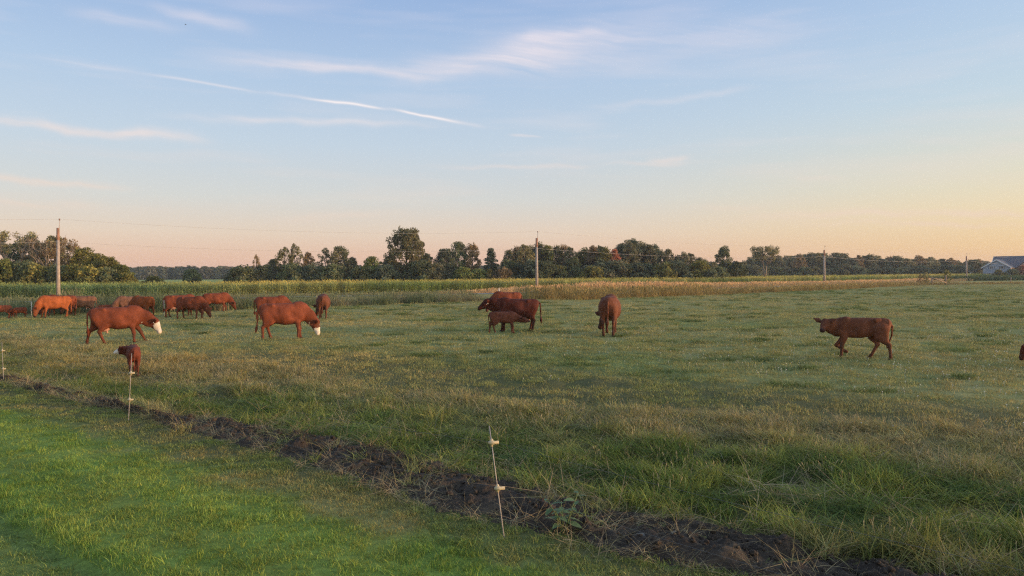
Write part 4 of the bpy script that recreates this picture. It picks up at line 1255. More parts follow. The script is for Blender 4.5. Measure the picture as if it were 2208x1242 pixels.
# grazed pasture: short patches and darker tussocks
L = []
for y0, y1, dens, sc0 in ((9, 26, 14, 0.9), (26, 48, 5.0, 1.35), (48, 90, 1.5, 2.0), (90, 165, 0.4, 3.0)):
    area = 0.69 * 1.3 * (y1 ** 2 - y0 ** 2) + 20
    n = int(area * dens); yy = np.sqrt(rs.uniform(y0 ** 2, y1 ** 2, n)); xx = rs.uniform(-1, 1, n) * (yy * 0.69 * 1.22 + 2)
    s, a = strip_sa(xx, yy); e = edge_dist(xx, yy)
    sfv = 4.6 + 2.4 * sstep(2, 14, a) + (fbm(xx * .35, yy * .35, 40) - .5) * 2.2
    k = (s > sfv - 0.8) & (e < 0.3)
    xx, yy = xx[k], yy[k]
    L.append(put(xx, yy, rs.integers(0, 5, len(xx)), sc0 * rs.uniform(.8, 1.3, len(xx)), scz=rs.uniform(.5, 1.3, len(xx)) * (1 + 0.15 * sc0)))
n = 1500
yy = np.sqrt(rs.uniform(14 ** 2, 110 ** 2, n)); xx = rs.uniform(-1, 1, n) * yy * 0.80
s, a = strip_sa(xx, yy); k = (s > 8) & (edge_dist(xx, yy) < -1) & (fbm(xx * .15, yy * .15, 99) > 0.38)
xx, yy = xx[k], yy[k]
for j in range(5):
    ox, oy = rs.normal(size=len(xx)) * .42, rs.normal(size=len(xx)) * .25
    L.append(put(xx + ox, yy + oy, rs.integers(5, 8, len(xx)), rs.uniform(.7, 1.3, len(xx)), tint=np.tile((0.120, 0.170, 0.052), (len(xx), 1)), scz=rs.uniform(.4, 1.0, len(xx))))
scatter('pasture_grass', *cat_(L), SHORT + TUSS, 'short grazed pasture grass with darker green tussocks', 'grass')

# clover heads in the grazed turf
def flower():
    v, f = ball((0, 0, 0.07), (0.009, 0.009, 0.007), 6, 4); v2, f2 = tube([(0, 0, 0), (0.004, 0, 0.06)], [.0015, .0012], 4, False)
    me = mesh('clover_head', v + v2, f + [tuple(i + len(v) for i in q) for q in f2]); me.materials.append(pmat('clover_white', (0.62, 0.60, 0.52), 0.8, (40, .15))); return me
n = 2200
yy = np.sqrt(rs.uniform(11 ** 2, 32 ** 2, n)); xx = rs.uniform(-0.25, 0.80, n) * yy
s, a = strip_sa(xx, yy); k = (s > 6.0) & (fbm(xx * .3, yy * .3, 44) > 0.44) & (rs.uniform(size=n) < np.clip(0.25 + xx / yy * 1.3, 0.12, 1))
xx, yy = xx[k], yy[k]
scatter('clover_flowers', *put(xx, yy, np.zeros(len(xx), int), rs.uniform(.8, 1.5, len(xx))), [flower()], 'small white clover heads dotted through the grazed turf', 'flowers')

# loose clods on the soil strip
def clod(seed):
    v, f = ball((0, 0, 0.3), (1.0, .8, .62), 8, 6); v = [q * (1 + .55 * (float(fbm(q.x * 2.1 + seed * 7, q.y * 2.1 + q.z * 1.7, seed)) - .5)) for q in v]
    me = mesh('clod', v, f); me.materials.append(M_soil); return me
n = 5200
a = rs.uniform(-12.5, 15, n); tt = rs.uniform(-1, 1, n); s = strip_off(a) + tt * strip_half(a) * 0.95
q = C2 + a[:, None] * U2 + s[:, None] * N2
sz = np.clip(rs.lognormal(-4.1, .5, n), .007, .045)
P_ = list(put(q[:, 0], q[:, 1], rs.integers(0, 5, n), sz, tiltamt=.5)); P_[0][:, 2] += soil_bump(q[:, 0], q[:, 1], tt)
scatter('soil_clods', *P_, [clod(k) for k in range(5)], 'loose dark clods on the soil strip', 'soil')

# litter of dead grass on the soil strip
n = 1000
a = rs.uniform(-12, 15, n); tt = rs.uniform(-1.2, 1.2, n); s = strip_off(a) + tt * strip_half(a)
q = C2 + a[:, None] * U2 + s[:, None] * N2
k = (np.abs(tt) > 0.55) | (rs.uniform(size=n) < 0.35)
q = q[k]
scatter('dead_grass', *put(q[:, 0], q[:, 1], rs.integers(0, 3, len(q)), rs.uniform(.4, .9, len(q)), scz=rs.uniform(.25, .6, len(q)), tiltamt=.35, dz=0.03), DRYT, 'dead straw tufts lying on the soil strip', 'straw')

# weeds along the pasture's far edge, dry grass along the pole line, corn behind
def weedy(h, dryh, rs, n=34, nh=10, w=0.028):
    return plant('weed_clump', [blades(n, h, 0.45, w, rs, 0.5, 3, 0.3), heads(nh, dryh, 0.5, rs, 0.022, 0.20)], [M_blade, M_blade])


WEED = [weedy(0.80, 0.88, rs) for _ in range(5)]
REED = [plant('dry_reed', [blades(22, 0.95, 0.45, 0.022, rs, 0.35, 3, 0.2), heads(16, 1.15, 0.5, rs, 0.06, 0.32)], [M_blade, M_blade]) for _ in range(4)]
ED = smooth_line(densify(EDGE, 1.5), 12)
keepl = (ED[:, 1] < 175); ED = ED[keepl]
L = []
for k in range(11):
    ln = offset(ED, 0.1 + k * 0.75)
    reps = 3
    for r_ in range(reps):
        q = ln + rs.normal(size=ln.shape) * 0.35
        q = q + np.gradient(ln, axis=0) * rs.uniform(0, 1, len(ln))[:, None]
        pxs = HX + q[:, 0] / q[:, 1] * F
        gr = sstep(980, 1150, pxs + (vnoise(q[:, 0] * .15, q[:, 1] * .15, 3) - .5) * 250)
        tall = (0.62 + 0.75 * fbm(q[:, 0] * .22, q[:, 1] * .22, 31)) * (1 + 0.42 * (1 - sstep(520, 900, pxs)))
        tall = tall * (1 - 0.42 * sstep(1525, 1550, pxs)) * (1 - .35 * sstep(1850, 2050, pxs))
        # opening in the weeds where the road shows
        gap = np.exp(-((pxs - 1062) / 34) ** 2); tall = tall * (1 - 0.62 * gap)
        c = lerp3((0.115, 0.145, 0.072), (0.27, 0.200, 0.075), gr)
        c = lerp3(c, (0.30, 0.235, 0.14), sstep(0.58, 0.75, fbm(q[:, 0] * .5, q[:, 1] * .5, 8)) * (1 - gr) * .7)
        dp = rs.uniform(size=len(q)) < 0.8
        P_ = put(q[:, 0], q[:, 1], np.where(rs.uniform(size=len(q)) < gr * .6, rs.integers(5, 9, len(q)), rs.integers(0, 5, len(q))), rs.uniform(.8, 1.3, len(q)), tint=c, scz=tall * rs.uniform(.7, 1.2, len(q)))
        L.append([z_[dp] for z_ in P_])
scatter('edge_weeds', *cat_(L), WEED + REED, 'tall weeds and dry grass along the far edge of the pasture', 'weeds')
L = []
PD = smooth_line(densify(PLINE, 1.6), 60)
PD = PD[(PD[:, 1] > 40) & (PD[:, 1] < 330) & (PD[:, 0] > -130)]
for k in range(7):
    for r_ in range(2):
        q = offset(PD, -3.3 + k * 0.85) + rs.normal(size=PD.shape) * .5
        pxs = HX + q[:, 0] / q[:, 1] * F
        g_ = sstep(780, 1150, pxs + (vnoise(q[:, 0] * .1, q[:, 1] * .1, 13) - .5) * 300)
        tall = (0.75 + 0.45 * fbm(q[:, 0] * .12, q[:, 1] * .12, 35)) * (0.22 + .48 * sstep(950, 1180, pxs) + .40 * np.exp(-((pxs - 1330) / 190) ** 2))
        c = lerp3((0.28, 0.24, 0.12), (0.60, 0.375, 0.180), g_)  # orange end: dry grass with its golden sunlit glow put into the tint
        L.append(put(q[:, 0], q[:, 1], rs.integers(0, 4, len(q)), rs.uniform(1.0, 1.5, len(q)), tint=c, scz=tall * rs.uniform(.8, 1.2, len(q))))
for k in range(4):                                        # rough grass on the near side of the road
    q = offset(PD, -9.2 - k * 1.1) + rs.normal(size=PD.shape) * .5
    pxs = HX + q[:, 0] / q[:, 1] * F
    q = q[np.abs(pxs - 1062) > 45]; pxs = HX + q[:, 0] / q[:, 1] * F
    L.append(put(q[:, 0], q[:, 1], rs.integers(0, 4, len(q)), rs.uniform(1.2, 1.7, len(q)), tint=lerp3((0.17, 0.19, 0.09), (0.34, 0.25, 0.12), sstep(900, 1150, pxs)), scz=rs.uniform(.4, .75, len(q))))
scatter('dry_grass', *cat_(L), REED, 'dry sunlit orange grass along the utility poles', 'grass')


def corn(rs):
    mb_v = []; mb_q = []; S = []
    for j in range(4):
        bx, by = (j - 1.5) * 0.22 + rs.normal() * .03, rs.normal() * .05; hh = rs.uniform(1.70, 1.98)
        v, f = tube([(bx, by, -.05), (bx + rs.normal() * .03, by, hh * .55), (bx + rs.normal() * .05, by + rs.normal() * .04, hh * .92)], [.016, .013, .006], 5, False)
        k = len(mb_v); mb_v += [np.array(q) for q in v]; mb_q += [tuple(i + k for i in q) for q in f]; S += [np.array((1.05, 1.0, .9))] * len(v)
        for l in range(9):
            z = hh * (.22 + .075 * l); a = (l % 2) * math.pi + rs.normal() * .45; ln = rs.uniform(.55, .80) * (1 - .03 * l)
            di = np.array((math.cos(a), math.sin(a), 0)); si = np.array((-di[1], di[0], .25)); sh = rs.uniform(.75, 1.3); k = len(mb_v)
            for t_ in (0, .3, .62, 1.0):
                p_ = np.array((bx, by, z)) + di * ln * t_ * .8 + np.array((0, 0, ln * (1.05 * t_ - 1.25 * t_ * t_)))
                w_ = .045 * (1 - t_ ** 2.2) + .003
                mb_v += [p_ - si * w_, p_ + si * w_]; S += [np.array((sh, sh, sh))] * 2
            for q_ in range(3): b = k + 2 * q_; mb_q.append((b, b + 1, b + 3, b + 2))
        for l in range(5):                                                            # tassel
            a = rs.uniform(0, 6.28); k = len(mb_v); di = np.array((math.cos(a), math.sin(a), 0)) * .10
            b0 = np.array((bx, by, hh * .90)); e0 = b0 + di + np.array((0, 0, .24)); si = np.array((-di[1], di[0], 0)) * .10
            mb_v += [b0 - si, b0 + si, e0 + si * .6, e0 - si * .6]; mb_q.append((k, k + 1, k + 2, k + 3)); S += [np.array((1.55, 1.25, 1.1))] * 4
    return plant('corn_plants', [(mb_v, mb_q, S)], [M_blade])


CORN = [corn(rs) for _ in range(6)]
CF = offset(PL, 2.6); L = []
far_d = lambda x: np.interp(x, [-140, -70, -30, 10, 60, 120, 220, 330], [14, 15, 18, 30, 55, 85, 120, 150])
tot = 0
rowd = 0.0
while rowd < 150:
    base = offset(PL, 2.6 + rowd)
    seglen = np.concatenate([[0], np.cumsum(np.linalg.norm(np.diff(base, axis=0), axis=1))])
    step = 0.95 if rowd < 8 else (1.3 if rowd < 30 else 2.4)
    tpos = np.arange(0, seglen[-1], step) + rs.uniform(0, step)
    tpos = tpos[tpos < seglen[-1]]
    q = np.stack([np.interp(tpos, seglen, base[:, 0]), np.interp(tpos, seglen, base[:, 1])], 1)
    tg = np.stack([np.interp(tpos, seglen, np.gradient(base[:, 0])), np.interp(tpos, seglen, np.gradient(base[:, 1]))], 1)
    k = (q[:, 1] > 40) & (np.abs(q[:, 0]) < q[:, 1] * 0.80 + 4) & (rowd < far_d(q[:, 0])) & (q[:, 1] < 400)
    q, tg = q[k], tg[k]
    if len(q):
        n_ = fbm(q[:, 0] * .06, q[:, 1] * .06, 61)
        c = lerp3((0.265, 0.310, 0.085), (0.370, 0.360, 0.110), sstep(.35, .65, n_))
        pxs = HX + q[:, 0] / q[:, 1] * F
        c = lerp3(c, (0.205, 0.280, 0.100), 1 - sstep(250, 600, pxs))
        P_ = put(q[:, 0], q[:, 1], rs.integers(0, 6, len(q)), rs.uniform(.95, 1.1, len(q)) * (1 if rowd < 8 else 1.25), tint=c, scz=rs.uniform(.86, 1.16, len(q)), tiltamt=.05)
        P_[4][:] = P_[4] * rs.uniform(.62, 1.3, len(q))[:, None]
        P_[1][:, 2] = np.arctan2(tg[:, 1], tg[:, 0]) + rs.normal(size=len(q)) * .25
        L.append(P_)
    rowd += 0.8 if rowd < 12 else (1.6 if rowd < 40 else 3.2)
scatter('corn_field', *cat_(L), CORN, 'field of green corn in rows behind the utility poles', 'corn')

# ------------------------------------------------------------------ utility poles and wires
M_pole = pmat('pole_wood', (0.36, 0.29, 0.24), 0.9, (3.0, .25), 0.1, bump=(12, .4, .02))
M_top = pmat('pole_top_weathered', (0.30, 0.16, 0.11), 0.9, (5, .3), 0.1)
M_rod = pmat('galvanised_rod', (0.42, 0.36, 0.33), 0.6, (6, .1), 0.4)
M_ins = pmat('brown_insulator', (0.22, 0.12, 0.09), 0.35, (6, .1), 0.5)
M_wire = pmat('line_wire', (0.42, 0.38, 0.36), 0.6, (6, .1), 0.4)


def utility_pole(x, y, label, hh=8.5, rk=1.0):
    z0 = float(hgt(x, y)); e = empty('utility_pole', (x, y, z0))
    hs = hh - z0
    mb = MB(); mb.add(tube([(0, 0, -.3), (0, 0, hs * .4), (0, 0, hs * .83)], [.20 * rk, .165 * rk, .14 * rk], 14)); mb.build('shaft', M_pole, e, True)
    mb = MB(); mb.add(tube([(0, 0, hs * .83), (0.0, 0, hs * .84), (0, 0, hs)], [.14 * rk, .150 * rk, .135 * rk], 12)); mb.build('pole_top', M_top, e, True)
    mb = MB(); mb.add(tube([(.17, 0, hs * .95), (.19, 0, hs + .95)], [.045, .04], 8)); mb.build('pin_bracket', M_rod, e, True)
    mb = MB(); mb.add(tube([(.19, 0, hs + .93), (.19, 0, hs + .98), (.19, 0, hs + 1.06), (.19, 0, hs + 1.12), (.19, 0, hs + 1.17)], [.05, .11, .07, .10, .04], 10)); mb.build('insulator', M_ins, e, True)
    mb = MB(); mb.add(tube([(-.19, -.02, hs * .80), (-.19, -.02, hs * .80 + .16)], [.05, .05], 8)); mb.build('wire_clamp', M_ins, e)
    tag(e, label, 'utility pole', 'wooden utility poles along the road')
    return Vector((x + .19, y, z0 + hs + 1.1)), Vector((x - .19, y - .02, z0 + hs * .80 + .08))


names = ['tall weathered utility pole at the left beside the grove', 'utility pole in the centre above the nursing cow', 'utility pole standing before the right wood', 'farthest small utility pole left of the blue-grey house']
tops = [utility_pole(P_left.x, P_left.y, 'utility pole standing past the left edge')] if False else []
ends = [(Vector((P_left.x, P_left.y, 9.5)), Vector((P_left.x, P_left.y, 6.7)))]
for q, nm in zip(POLES, names): ends.append(utility_pole(q.x, q.y, nm, rk=1.25 if nm == names[0] else 1.35 if nm == names[1] else 1.6))
ends.append((Vector((P_right.x, P_right.y, 9.5)), Vector((P_right.x, P_right.y, 6.7))))
spans = ['left of the first utility pole', 'between the first and the central utility pole', 'between the central pole and the pole before the right wood', 'between the two rightmost utility poles', 'right of the farthest utility pole']
for i, sp in enumerate(spans):
    for k, lev in enumerate(('upper', 'lower')):
        a, b = ends[i][k], ends[i + 1][k]; n = 18
        pts = [a.lerp(b, j / n) - Vector((0, 0, 0.9 * 4 * (j / n) * (1 - j / n))) for j in range(n + 1)]
        rad_ = 0.0045 + 0.00005 * ((a + b) / 2).length
        mb = MB(); mb.add(tube(pts, [rad_] * (n + 1), 5)); o = mb.build('power_line', M_wire)
        tag(o, '%s power line wire %s' % (lev, sp), 'power line', 'overhead power line wires')

# ------------------------------------------------------------------ electric fence by the soil strip
M_rodf = pmat('fence_rod_steel', (0.34, 0.30, 0.27), 0.55, (20, .2), 0.4, 0.3)
M_insy = pmat('fence_insulator_yellow', (0.50, 0.41, 0.25), 0.5, (30, .12), 0.4)
M_fw = pmat('fence_wire_steel', (0.16, 0.15, 0.15), 0.5, (20, .1), 0.4, 0.5)
fence = []
for label, base_px, top_px, Z in [
    ('leaning thin fence rod with two yellow insulators, nearest in the centre', (1087, 1160), (1055, 918), (0.45, 0.865)),
    ('thin fence rod with two pale insulators in front of the white-faced calf', (277, 908), (284, 762), (0.36, 0.80)),
    ('thin fence rod with two pale insulators at the left edge', (8, 822), (4, 738), (0.30, 0.72))]:
    g0 = ground_at(*base_px); t0 = at_depth(*top_px, g0.y + .02)
    z0 = float(hgt(g0.x, g0.y)); e = empty('fence_post', (g0.x, g0.y, z0)); d = t0 - Vector((g0.x, g0.y, z0))
    mb = MB(); mb.add(tube([(0, 0, -.15) , (0, 0, 0), d * .5, d], [.0055, .0055, .005, .0045], 8)); mb.build('rod', M_rodf, e, True)
    wp = []
    for zz in Z:
        c = d * (zz / d.z)
        mb = MB()
        mb.add(tube([c + Vector((-.028, 0, 0)), c + Vector((-.020, -.004, 0)), c + Vector((.022, -.008, .002)), c + Vector((.028, -.008, .002)), c + Vector((.066, -.012, .006))], [.010, .018, .020, .014, .015], 10))
        mb.add(tube([c + Vector((0, 0, -.034)), c + Vector((0, 0, .034))], [.014, .014], 8))
        mb.build('insulator', M_insy, e, True)
        wp.append(Vector((g0.x, g0.y, z0)) + c + Vector((.05, -.02, .004)))
    tag(e, label, 'fence post', 'thin electric fence rods along the soil strip'); fence.append(wp)
dv = fence[0][0] - fence[1][0]
for k, lev in enumerate(('lower', 'upper')):
    P_ = [fence[2][k] + (fence[2][k] - fence[1][k])] + [fence[2][k], fence[1][k], fence[0][k]] + [fence[0][k] + Vector((dv.x, dv.y, -.05))]
    pts = []
    for i in range(len(P_) - 1):
        for j in range(10): t = j / 10; pts.append(P_[i].lerp(P_[i + 1], t) - Vector((0, 0, .10 * 4 * t * (1 - t))))
    mb = MB(); mb.add(tube(pts, [.0012] * len(pts), 5)); o = mb.build('fence_wire', M_fw)
    tag(o, '%s thin steel wire of the electric fence' % lev, 'wire', 'electric fence wires')

# ------------------------------------------------------------------ broad-leaved weed by the strip
M_wl = leafmat('weed_leaf', fixed=(0.150, 0.225, 0.100), translucent=.3, rnd=.2, rough=.5, spec=.25)
M_ws = pmat('weed_stem', (0.13, 0.17, 0.06), .7)
g0 = ground_at(1215, 1150); z0 = float(hgt(g0.x, g0.y))
wd = empty('broadleaf_weed', (g0.x, g0.y, z0), 0, 1.2); tag(wd, 'broad-leaved green weed growing right of the nearest fence rod', 'weed')
rw = random.Random(8)


def leaf_me(L, Wd):
    V = []; Fc = []; S = []
    st = [(0, .05), (.18, .65), (.42, 1.0), (.70, .72), (.90, .30), (1, .02)]
    for t, w in st:
        z = -0.30 * L * t * t
        V += [(L * t, -w * Wd / 2, z + .12 * w * Wd), (L * t, 0, z), (L * t, w * Wd / 2, z + .12 * w * Wd)]
        S += [(1, 1, 1), (.85, .9, .85), (1, 1, 1)]
    for i in range(len(st) - 1):
        b = 3 * i; Fc += [(b, b + 1, b + 4, b + 3), (b + 1, b + 2, b + 5, b + 4)]
    me = mesh('weed_leaf', V, Fc, True); set_col(me, np.array(S), 'shade'); me.materials.append(M_wl); return me


LM = [leaf_me(.11, .055), leaf_me(.085, .04), leaf_me(.065, .03)]
for st_ in range(5):
    an = st_ * 1.256 + .4; ln = [.30, .22, .26, .20, .24][st_]
    tip = Vector((math.cos(an) * .13, math.sin(an) * .10, ln)); pts = [Vector((0, 0, -.02)), tip * .5 + Vector((0, 0, .02)), tip]
    mb = MB(); mb.add(tube(pts, [.006, .0045, .003], 6)); mb.build('stem', M_ws, wd, True)
    for j in range(7):
        t = .35 + .65 * j / 6; p_ = pts[0].lerp(pts[1], t * 2) if t < .5 else pts[1].lerp(pts[2], t * 2 - 1)
        o = obj('leaf', LM[j % 3 if j < 5 else 2], None, wd); o.location = p_
        o.rotation_euler = (rw.uniform(-.3, .3), rw.uniform(-.55, .15), j * 2.4 + an + rw.uniform(-.4, .4))
        q = rw.uniform(.85, 1.25); o.scale = (q, q, q)

# stones and litter by the strip
M_stone = pmat('field_stone', (0.17, 0.155, 0.135), .9, (12, .3), .2, bump=(25, .5, .01))
M_white = pmat('chalky_white_stone', (0.62, 0.61, 0.60), .8, (12, .15), .2)
for i, (lb, px, py, r, mt) in enumerate([
    ('grey stone in the soil strip right of the broad-leaved weed', 1382, 1168, .05, M_stone), ('smaller grey stone further right in the soil strip', 1455, 1160, .035, M_stone),
    ('white stone at the left end of the soil strip', 97, 834, .07, M_white), ('flatter white stone left of the other white stone', 67, 828, .06, M_white)]):
    g0 = ground_at(px, py); rs_ = np.random.default_rng(40 + i)
    v, f = ball((0, 0, 0), (r * 1.3, r, r * .7), 10, 7); v = [q * (1 + .22 * (float(fbm(q.x * 30 + 9 * i, q.y * 30 + q.z * 20, 5)) - .5)) for q in v]
    o = obj('stone', mesh('stone', v, f, True), mt, None, (g0.x, g0.y, float(hgt(g0.x, g0.y)) + r * .2 + .03)); o.rotation_euler = (0, .1, i * 1.3)
    tag(o, lb, 'stone', 'stones by the soil strip')

# ------------------------------------------------------------------ stakes at the far edge, gate corner, shrubs
M_stake = pmat('pale_stake', (0.62, 0.55, 0.47), .85, (10, .15), .2)
M_oldwood = pmat('old_fence_wood', (0.26, 0.20, 0.15), .95, (6, .3), .1)
for lb, px, yb, yt, Y, r in [('pale thin stake left of the overlapping grazing pair', 353.5, 668, 645, 44, .032), ('pale stake above the small brown calf at the left', 68, 668, 651, 44, .02),
                          ('thin pale stake by the road above the nursing cow', 1076.5, 634, 621, 84, .07), ('leaning dark stake in the dry grass at far right', 2178, 612, 598, 175, .12)]:
    b_, t_ = at_depth(px, yb, Y), at_depth(px + (2 if 'leaning' in lb else -.6), yt, Y); z0 = min(float(hgt(b_.x, b_.y)), b_.z)
    o = MB().add(tube([(0, 0, 0), ((t_.x - b_.x) * .5, 0, (t_.z - z0) * .5), (t_.x - b_.x, 0, t_.z - z0)], [r, r * .95, r * .8], 8)).build('stake', M_stake if 'pale' in lb else M_oldwood, None, True, (b_.x, b_.y, z0))
    tag(o, lb, 'stake', 'fence stakes along the far pasture edge')
Yg = 150
gp = at_depth(2039, 613, Yg); g2 = at_depth(2010, 613, Yg - 2)
gate = empty('fence_brace', (gp.x, gp.y, 0)); tag(gate, 'old wooden fence corner with a slanting brace beside the dark bushes', 'fence')
dl = Vector((g2.x - gp.x, g2.y - gp.y, 0))
MB().add(tube([(0, 0, -.2), (0, 0, .9), (.03, 0, 1.95)], [.17, .16, .15], 9)).build('post', M_oldwood, gate, True)
MB().add(tube([dl + Vector((0, 0, -.2)), dl + Vector((0, 0, 1.6))], [.16, .15], 9)).build('post', M_oldwood, gate, True)
MB().add(tube([dl + Vector((0, -.16, 1.35)), Vector((0, -.16, .45))], [.10, .10], 8)).build('brace', M_oldwood, gate, True)
MB().add(tube([Vector((0, .14, 1.0)), dl + Vector((0, .14, 1.05))], [.07, .07], 8)).build('rail', M_oldwood, gate, True)
for lb, px, ty, lf, kd, wdt in [('dark vine-covered bush left of the old fence corner', 1996, 587, 'grey', 'sparse', 1.2), ('loose brownish bush at the left of the vine-covered bush', 1984, 591, 'brown', 'sparse', .9),
                         ('dark rounded bush behind the old fence corner post', 2041, 582, 'olive', 'sparse', 1.1)]:
    tree('bush', lb, px, ty, Yg + 2, kd, lf, 'bushes by the old fence corner', 1, wdt)

# ------------------------------------------------------------------ house at the far right
M_side = pmat('grey_siding', (0.33, 0.37, 0.43), .8, (3, .08), .2)
M_roof = pmat('slate_roof', (0.13, 0.13, 0.155), .85, (2, .2), .15)
M_trim = pmat('white_trim', (0.74, 0.73, 0.72), .6, (3, .05), .3)
M_brick = pmat('salmon_stone', (0.56, 0.36, 0.27), .85, (2, .15), .2)
M_glass = pmat('dark_glass', (0.035, 0.04, 0.05), .12, (3, .1), .6)
M_foun = pmat('foundation', (0.42, 0.42, 0.41), .9, (4, .1), .2)
M_rooflit = M_roof
hc = at_depth(2149, 588, 300); hs_ = empty('house', (hc.x, hc.y, 0), R(-47), 0.9); 
tag(hs_, 'blue-grey gabled house with white trim and a slate roof at the far right', 'house')
# local: gable wall faces -Y (towards the camera's left), long side +X catches the sun
w2 = 5.4; ev = 5.0; ap = 8.3; dp = 9.0
MB().prism([(-w2, 0, .5), (w2, 0, .5), (w2, 0, ev), (0, 0, ap), (-w2, 0, ev)], (0, .25, 0)).build('gable_wall', M_side, hs_)
MB().prism([(-w2 + .1, .25, .5), (-w2 + .1, dp, .5), (-w2 + .1, dp, ev), (-w2 + .1, .25, ev)], (.2, 0, 0)).build('side_wall', M_side, hs_)
MB().prism([(w2 - .3, .25, .5), (w2 - .3, dp, .5), (w2 - .3, dp, ev), (w2 - .3, .25, ev)], (.2, 0, 0)).build('side_wall', M_brick, hs_)
MB().box((0, dp / 2, .25), (2 * w2 - .3, dp - .2, .5)).build('foundation', M_foun, hs_)
sl = (ap - ev) / w2
for sd in (-1, 1):
    o_ = .55
    rf = MB().prism([(0, -.4, ap + .18), (sd * (w2 + o_), -.4, ev - o_ * sl + .18), (sd * (w2 + o_), dp, ev - o_ * sl + .18), (0, dp, ap + .18)], (0, 0, .16)).build('roof_slope', M_roof, hs_)
    MB().prism([(0, -.52, ap - .12), (sd * (w2 + o_), -.52, ev - o_ * sl - .12), (sd * (w2 + o_), -.52, ev - o_ * sl + .36), (0, -.52, ap + .36)], (0, .11, 0)).build('bargeboard', M_trim, hs_)
# main block behind, higher ridge running across
my0, my1 = dp + .003, dp + 8.5; mx0, mx1 = -4.0, 12.0; me_, ma = 5.2, 10.0
MB().box(((mx0 + mx1) / 2, (my0 + my1) / 2, me_ / 2 + .1), (mx1 - mx0, my1 - my0, me_ - .2)).build('main_wall', M_brick, hs_)
ym = (my0 + my1) / 2
MB().prism([(mx1 + .03, my0 + .1, me_), (mx1 + .03, my1 - .1, me_), (mx1 + .03, ym, ma)], (-.3, 0, 0)).build('gable_end', M_brick, hs_)
MB().prism([(mx0 - .03, my0 + .1, me_), (mx0 - .03, my1 - .1, me_), (mx0 - .03, ym, ma)], (.3, 0, 0)).build('gable_end', M_side, hs_)
for sy, y_ in ((-1, my0 - .6), (1, my1 + .6)):
    MB().prism([(mx0 - .4, y_, me_ - .45), (mx1 + .4, y_, me_ - .45), (mx1 + .4, ym, ma + .1), (mx0 - .4, ym, ma + .1)], (0, 0, .18)).build('roof_slope', M_roof, hs_)
for xx_ in (mx0 - .5, mx1 + .38):
    for y_ in (my0 - .6, my1 + .6):
        MB().prism([(xx_, y_, me_ - .7), (xx_, ym, ma - .15), (xx_, ym, ma + .33), (xx_, y_, me_ - .2)], (.11, 0, 0)).build('bargeboard', M_trim, hs_)
# dormer-like cross gable on the sunny side
MB().prism([(mx1 - 5.2, my0 - 2.5, .5), (mx1 - 1.0, my0 - 2.5, .5), (mx1 - 1.0, my0 - 2.5, 5.0), (mx1 - 3.1, my0 - 2.5, 7.2), (mx1 - 5.2, my0 - 2.5, 5.0)], (0, 2.45, 0)).build('wing_wall', M_brick, hs_)
for sd in (-1, 1):
    MB().prism([(mx1 - 3.1, my0 - 2.9, 7.35), (mx1 - 3.1 + sd * 2.6, my0 - 2.9, 4.75), (mx1 - 3.1 + sd * 2.6, my0 + 2.5, 4.75), (mx1 - 3.1, my0 + 2.5, 7.35)], (0, 0, .15)).build('roof_slope', M_roof, hs_)
# windows in the gable wall
for (wx, wz, ww, wh) in [(-2.0, 5.0, 1.25, 1.2), (2.1, 5.0, 1.25, 1.2), (-2.6, 1.7, 1.3, 1.6), (3.1, 1.7, 1.3, 1.6)]:
    wn = MB().box((wx, -.02, wz), (ww, .06, wh)).build('window', M_glass, hs_)
    f_ = MB()
    for sx in (-1, 1): f_.box((wx + sx * (ww / 2 + .07), -.05, wz), (.16, .12, wh + .3))
    for sz in (-1, 1): f_.box((wx, -.05, wz + sz * (wh / 2 + .07)), (ww - .02, .12, .16))
    f_.box((wx, -.055, wz), (.07, .05, wh - .02)); f_.build('frame', M_trim, wn)
    for sx in (-1, 1): MB().box((wx + sx * (ww / 2 + .37), -.035, wz), (.36, .07, wh + .1)).build('shutter', M_roof, wn)
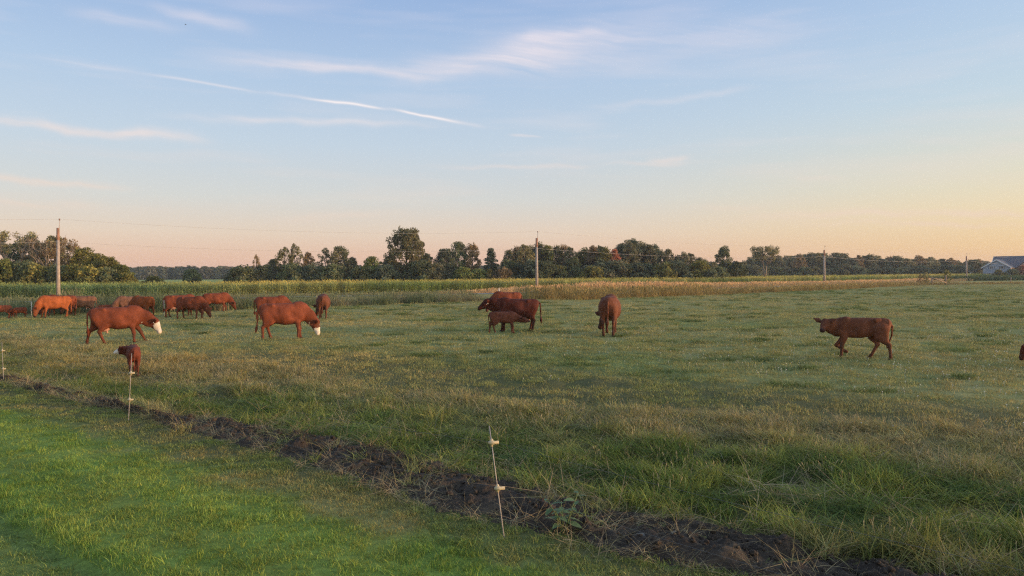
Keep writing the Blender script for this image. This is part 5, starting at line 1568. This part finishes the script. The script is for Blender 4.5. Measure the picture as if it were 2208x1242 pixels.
# porch on the left
MB().prism([(-w2 - 5.4, 1.0, 3.0), (-w2 - 5.4, 7.0, 3.0), (-w2 - .0, 7.0, 4.7), (-w2 - .0, 1.0, 4.7)], (0, 0, .16)).build('porch_roof', M_roof, hs_)
MB().box((-w2 - 5.35, 4.0, 2.85), (.2, 6.0, .28)).build('porch_beam', M_trim, hs_)
for y_ in (1.3, 4.0, 6.7): MB().box((-w2 - 5.2, y_, 1.35), (.34, .34, 2.7)).build('porch_post', M_trim, hs_)
MB().box((-w2 - 2.8, 4.0, .25), (5.2, 6.0, .5)).build('porch_floor', M_foun, hs_)
for lb, px, ty, lf, wdt in [('small bush in front of the house gable between its windows', 2152, 583, 'olive', 1.0), ('bush at the right corner of the house gable', 2184, 582, 'dark', 1.4),
                            ('red-leaved bush at the right edge by the house', 2206, 575, 'red', .8)]:
    tree('bush', lb, px, ty, 292, 'shrub', lf, 'bushes round the house', 1, wdt, zb=0)
# dark hedge-high crop in front of the house
L = []
rs = np.random.default_rng(77)
n = 5200
pxs = rs.uniform(1900, 2420, n); Yv = rs.uniform(232, 286, n); xx = (pxs - HX) / F * Yv
k = (Yv > 236 + (2100 - pxs).clip(0) * .12)
xx, Yv = xx[k], Yv[k]
scatter('soybean_field', *put(xx, Yv, rs.integers(0, 5, len(xx)), rs.uniform(1.6, 2.2, len(xx)), tint=np.tile((0.055, 0.090, 0.040), (len(xx), 1)), scz=rs.uniform(1.3, 1.8, len(xx))), WEED, 'dark green crop in front of the distant house', 'crop')

# bird high in the sky
bp = at_depth(400, 53, 30)
mb = MB(); mb.add(ball((0, 0, 0), (.10, .035, .035), 8, 6)); mb.add(ball((.10, 0, .012), (.03, .025, .025), 6, 5))
for sd in (-1, 1): mb.prism([(.05, sd * .02, .02), (-.04, sd * .02, .02), (-.07, sd * .20, .05), (-.01, sd * .19, .05)], (0, 0, .006))
mb.prism([(-.08, -.02, 0), (-.08, .02, 0), (-.16, .03, 0), (-.16, -.03, 0)], (0, 0, .006))
o = mb.build('bird', pmat('bird_dark', (.03, .028, .027), .8), None, True, bp); o.rotation_euler = (.1, .1, .3); o.scale = (.3, .3, .3)
tag(o, 'tiny dark bird flying high in the upper left sky', 'bird')

# ------------------------------------------------------------------ evening air
m = bpy.data.materials.new('evening_haze'); m.use_nodes = True
t = NT(m.node_tree); t.n.clear(); out = t.node('ShaderNodeOutputMaterial')
pv = t.node('ShaderNodeVolumePrincipled'); pv.inputs['Color'].default_value = (0.80, 0.86, 0.95, 1); pv.inputs['Density'].default_value = 0.00021
pv.inputs['Anisotropy'].default_value = 0.2
t.l.new(pv.outputs[0], out.inputs['Volume'])
hz_ = MB().box((0, 0, 6.5), (15000, 15000, 16.0)).build('haze', m)
tag(hz_, 'thin evening haze over the fields', 'haze', kind='stuff')
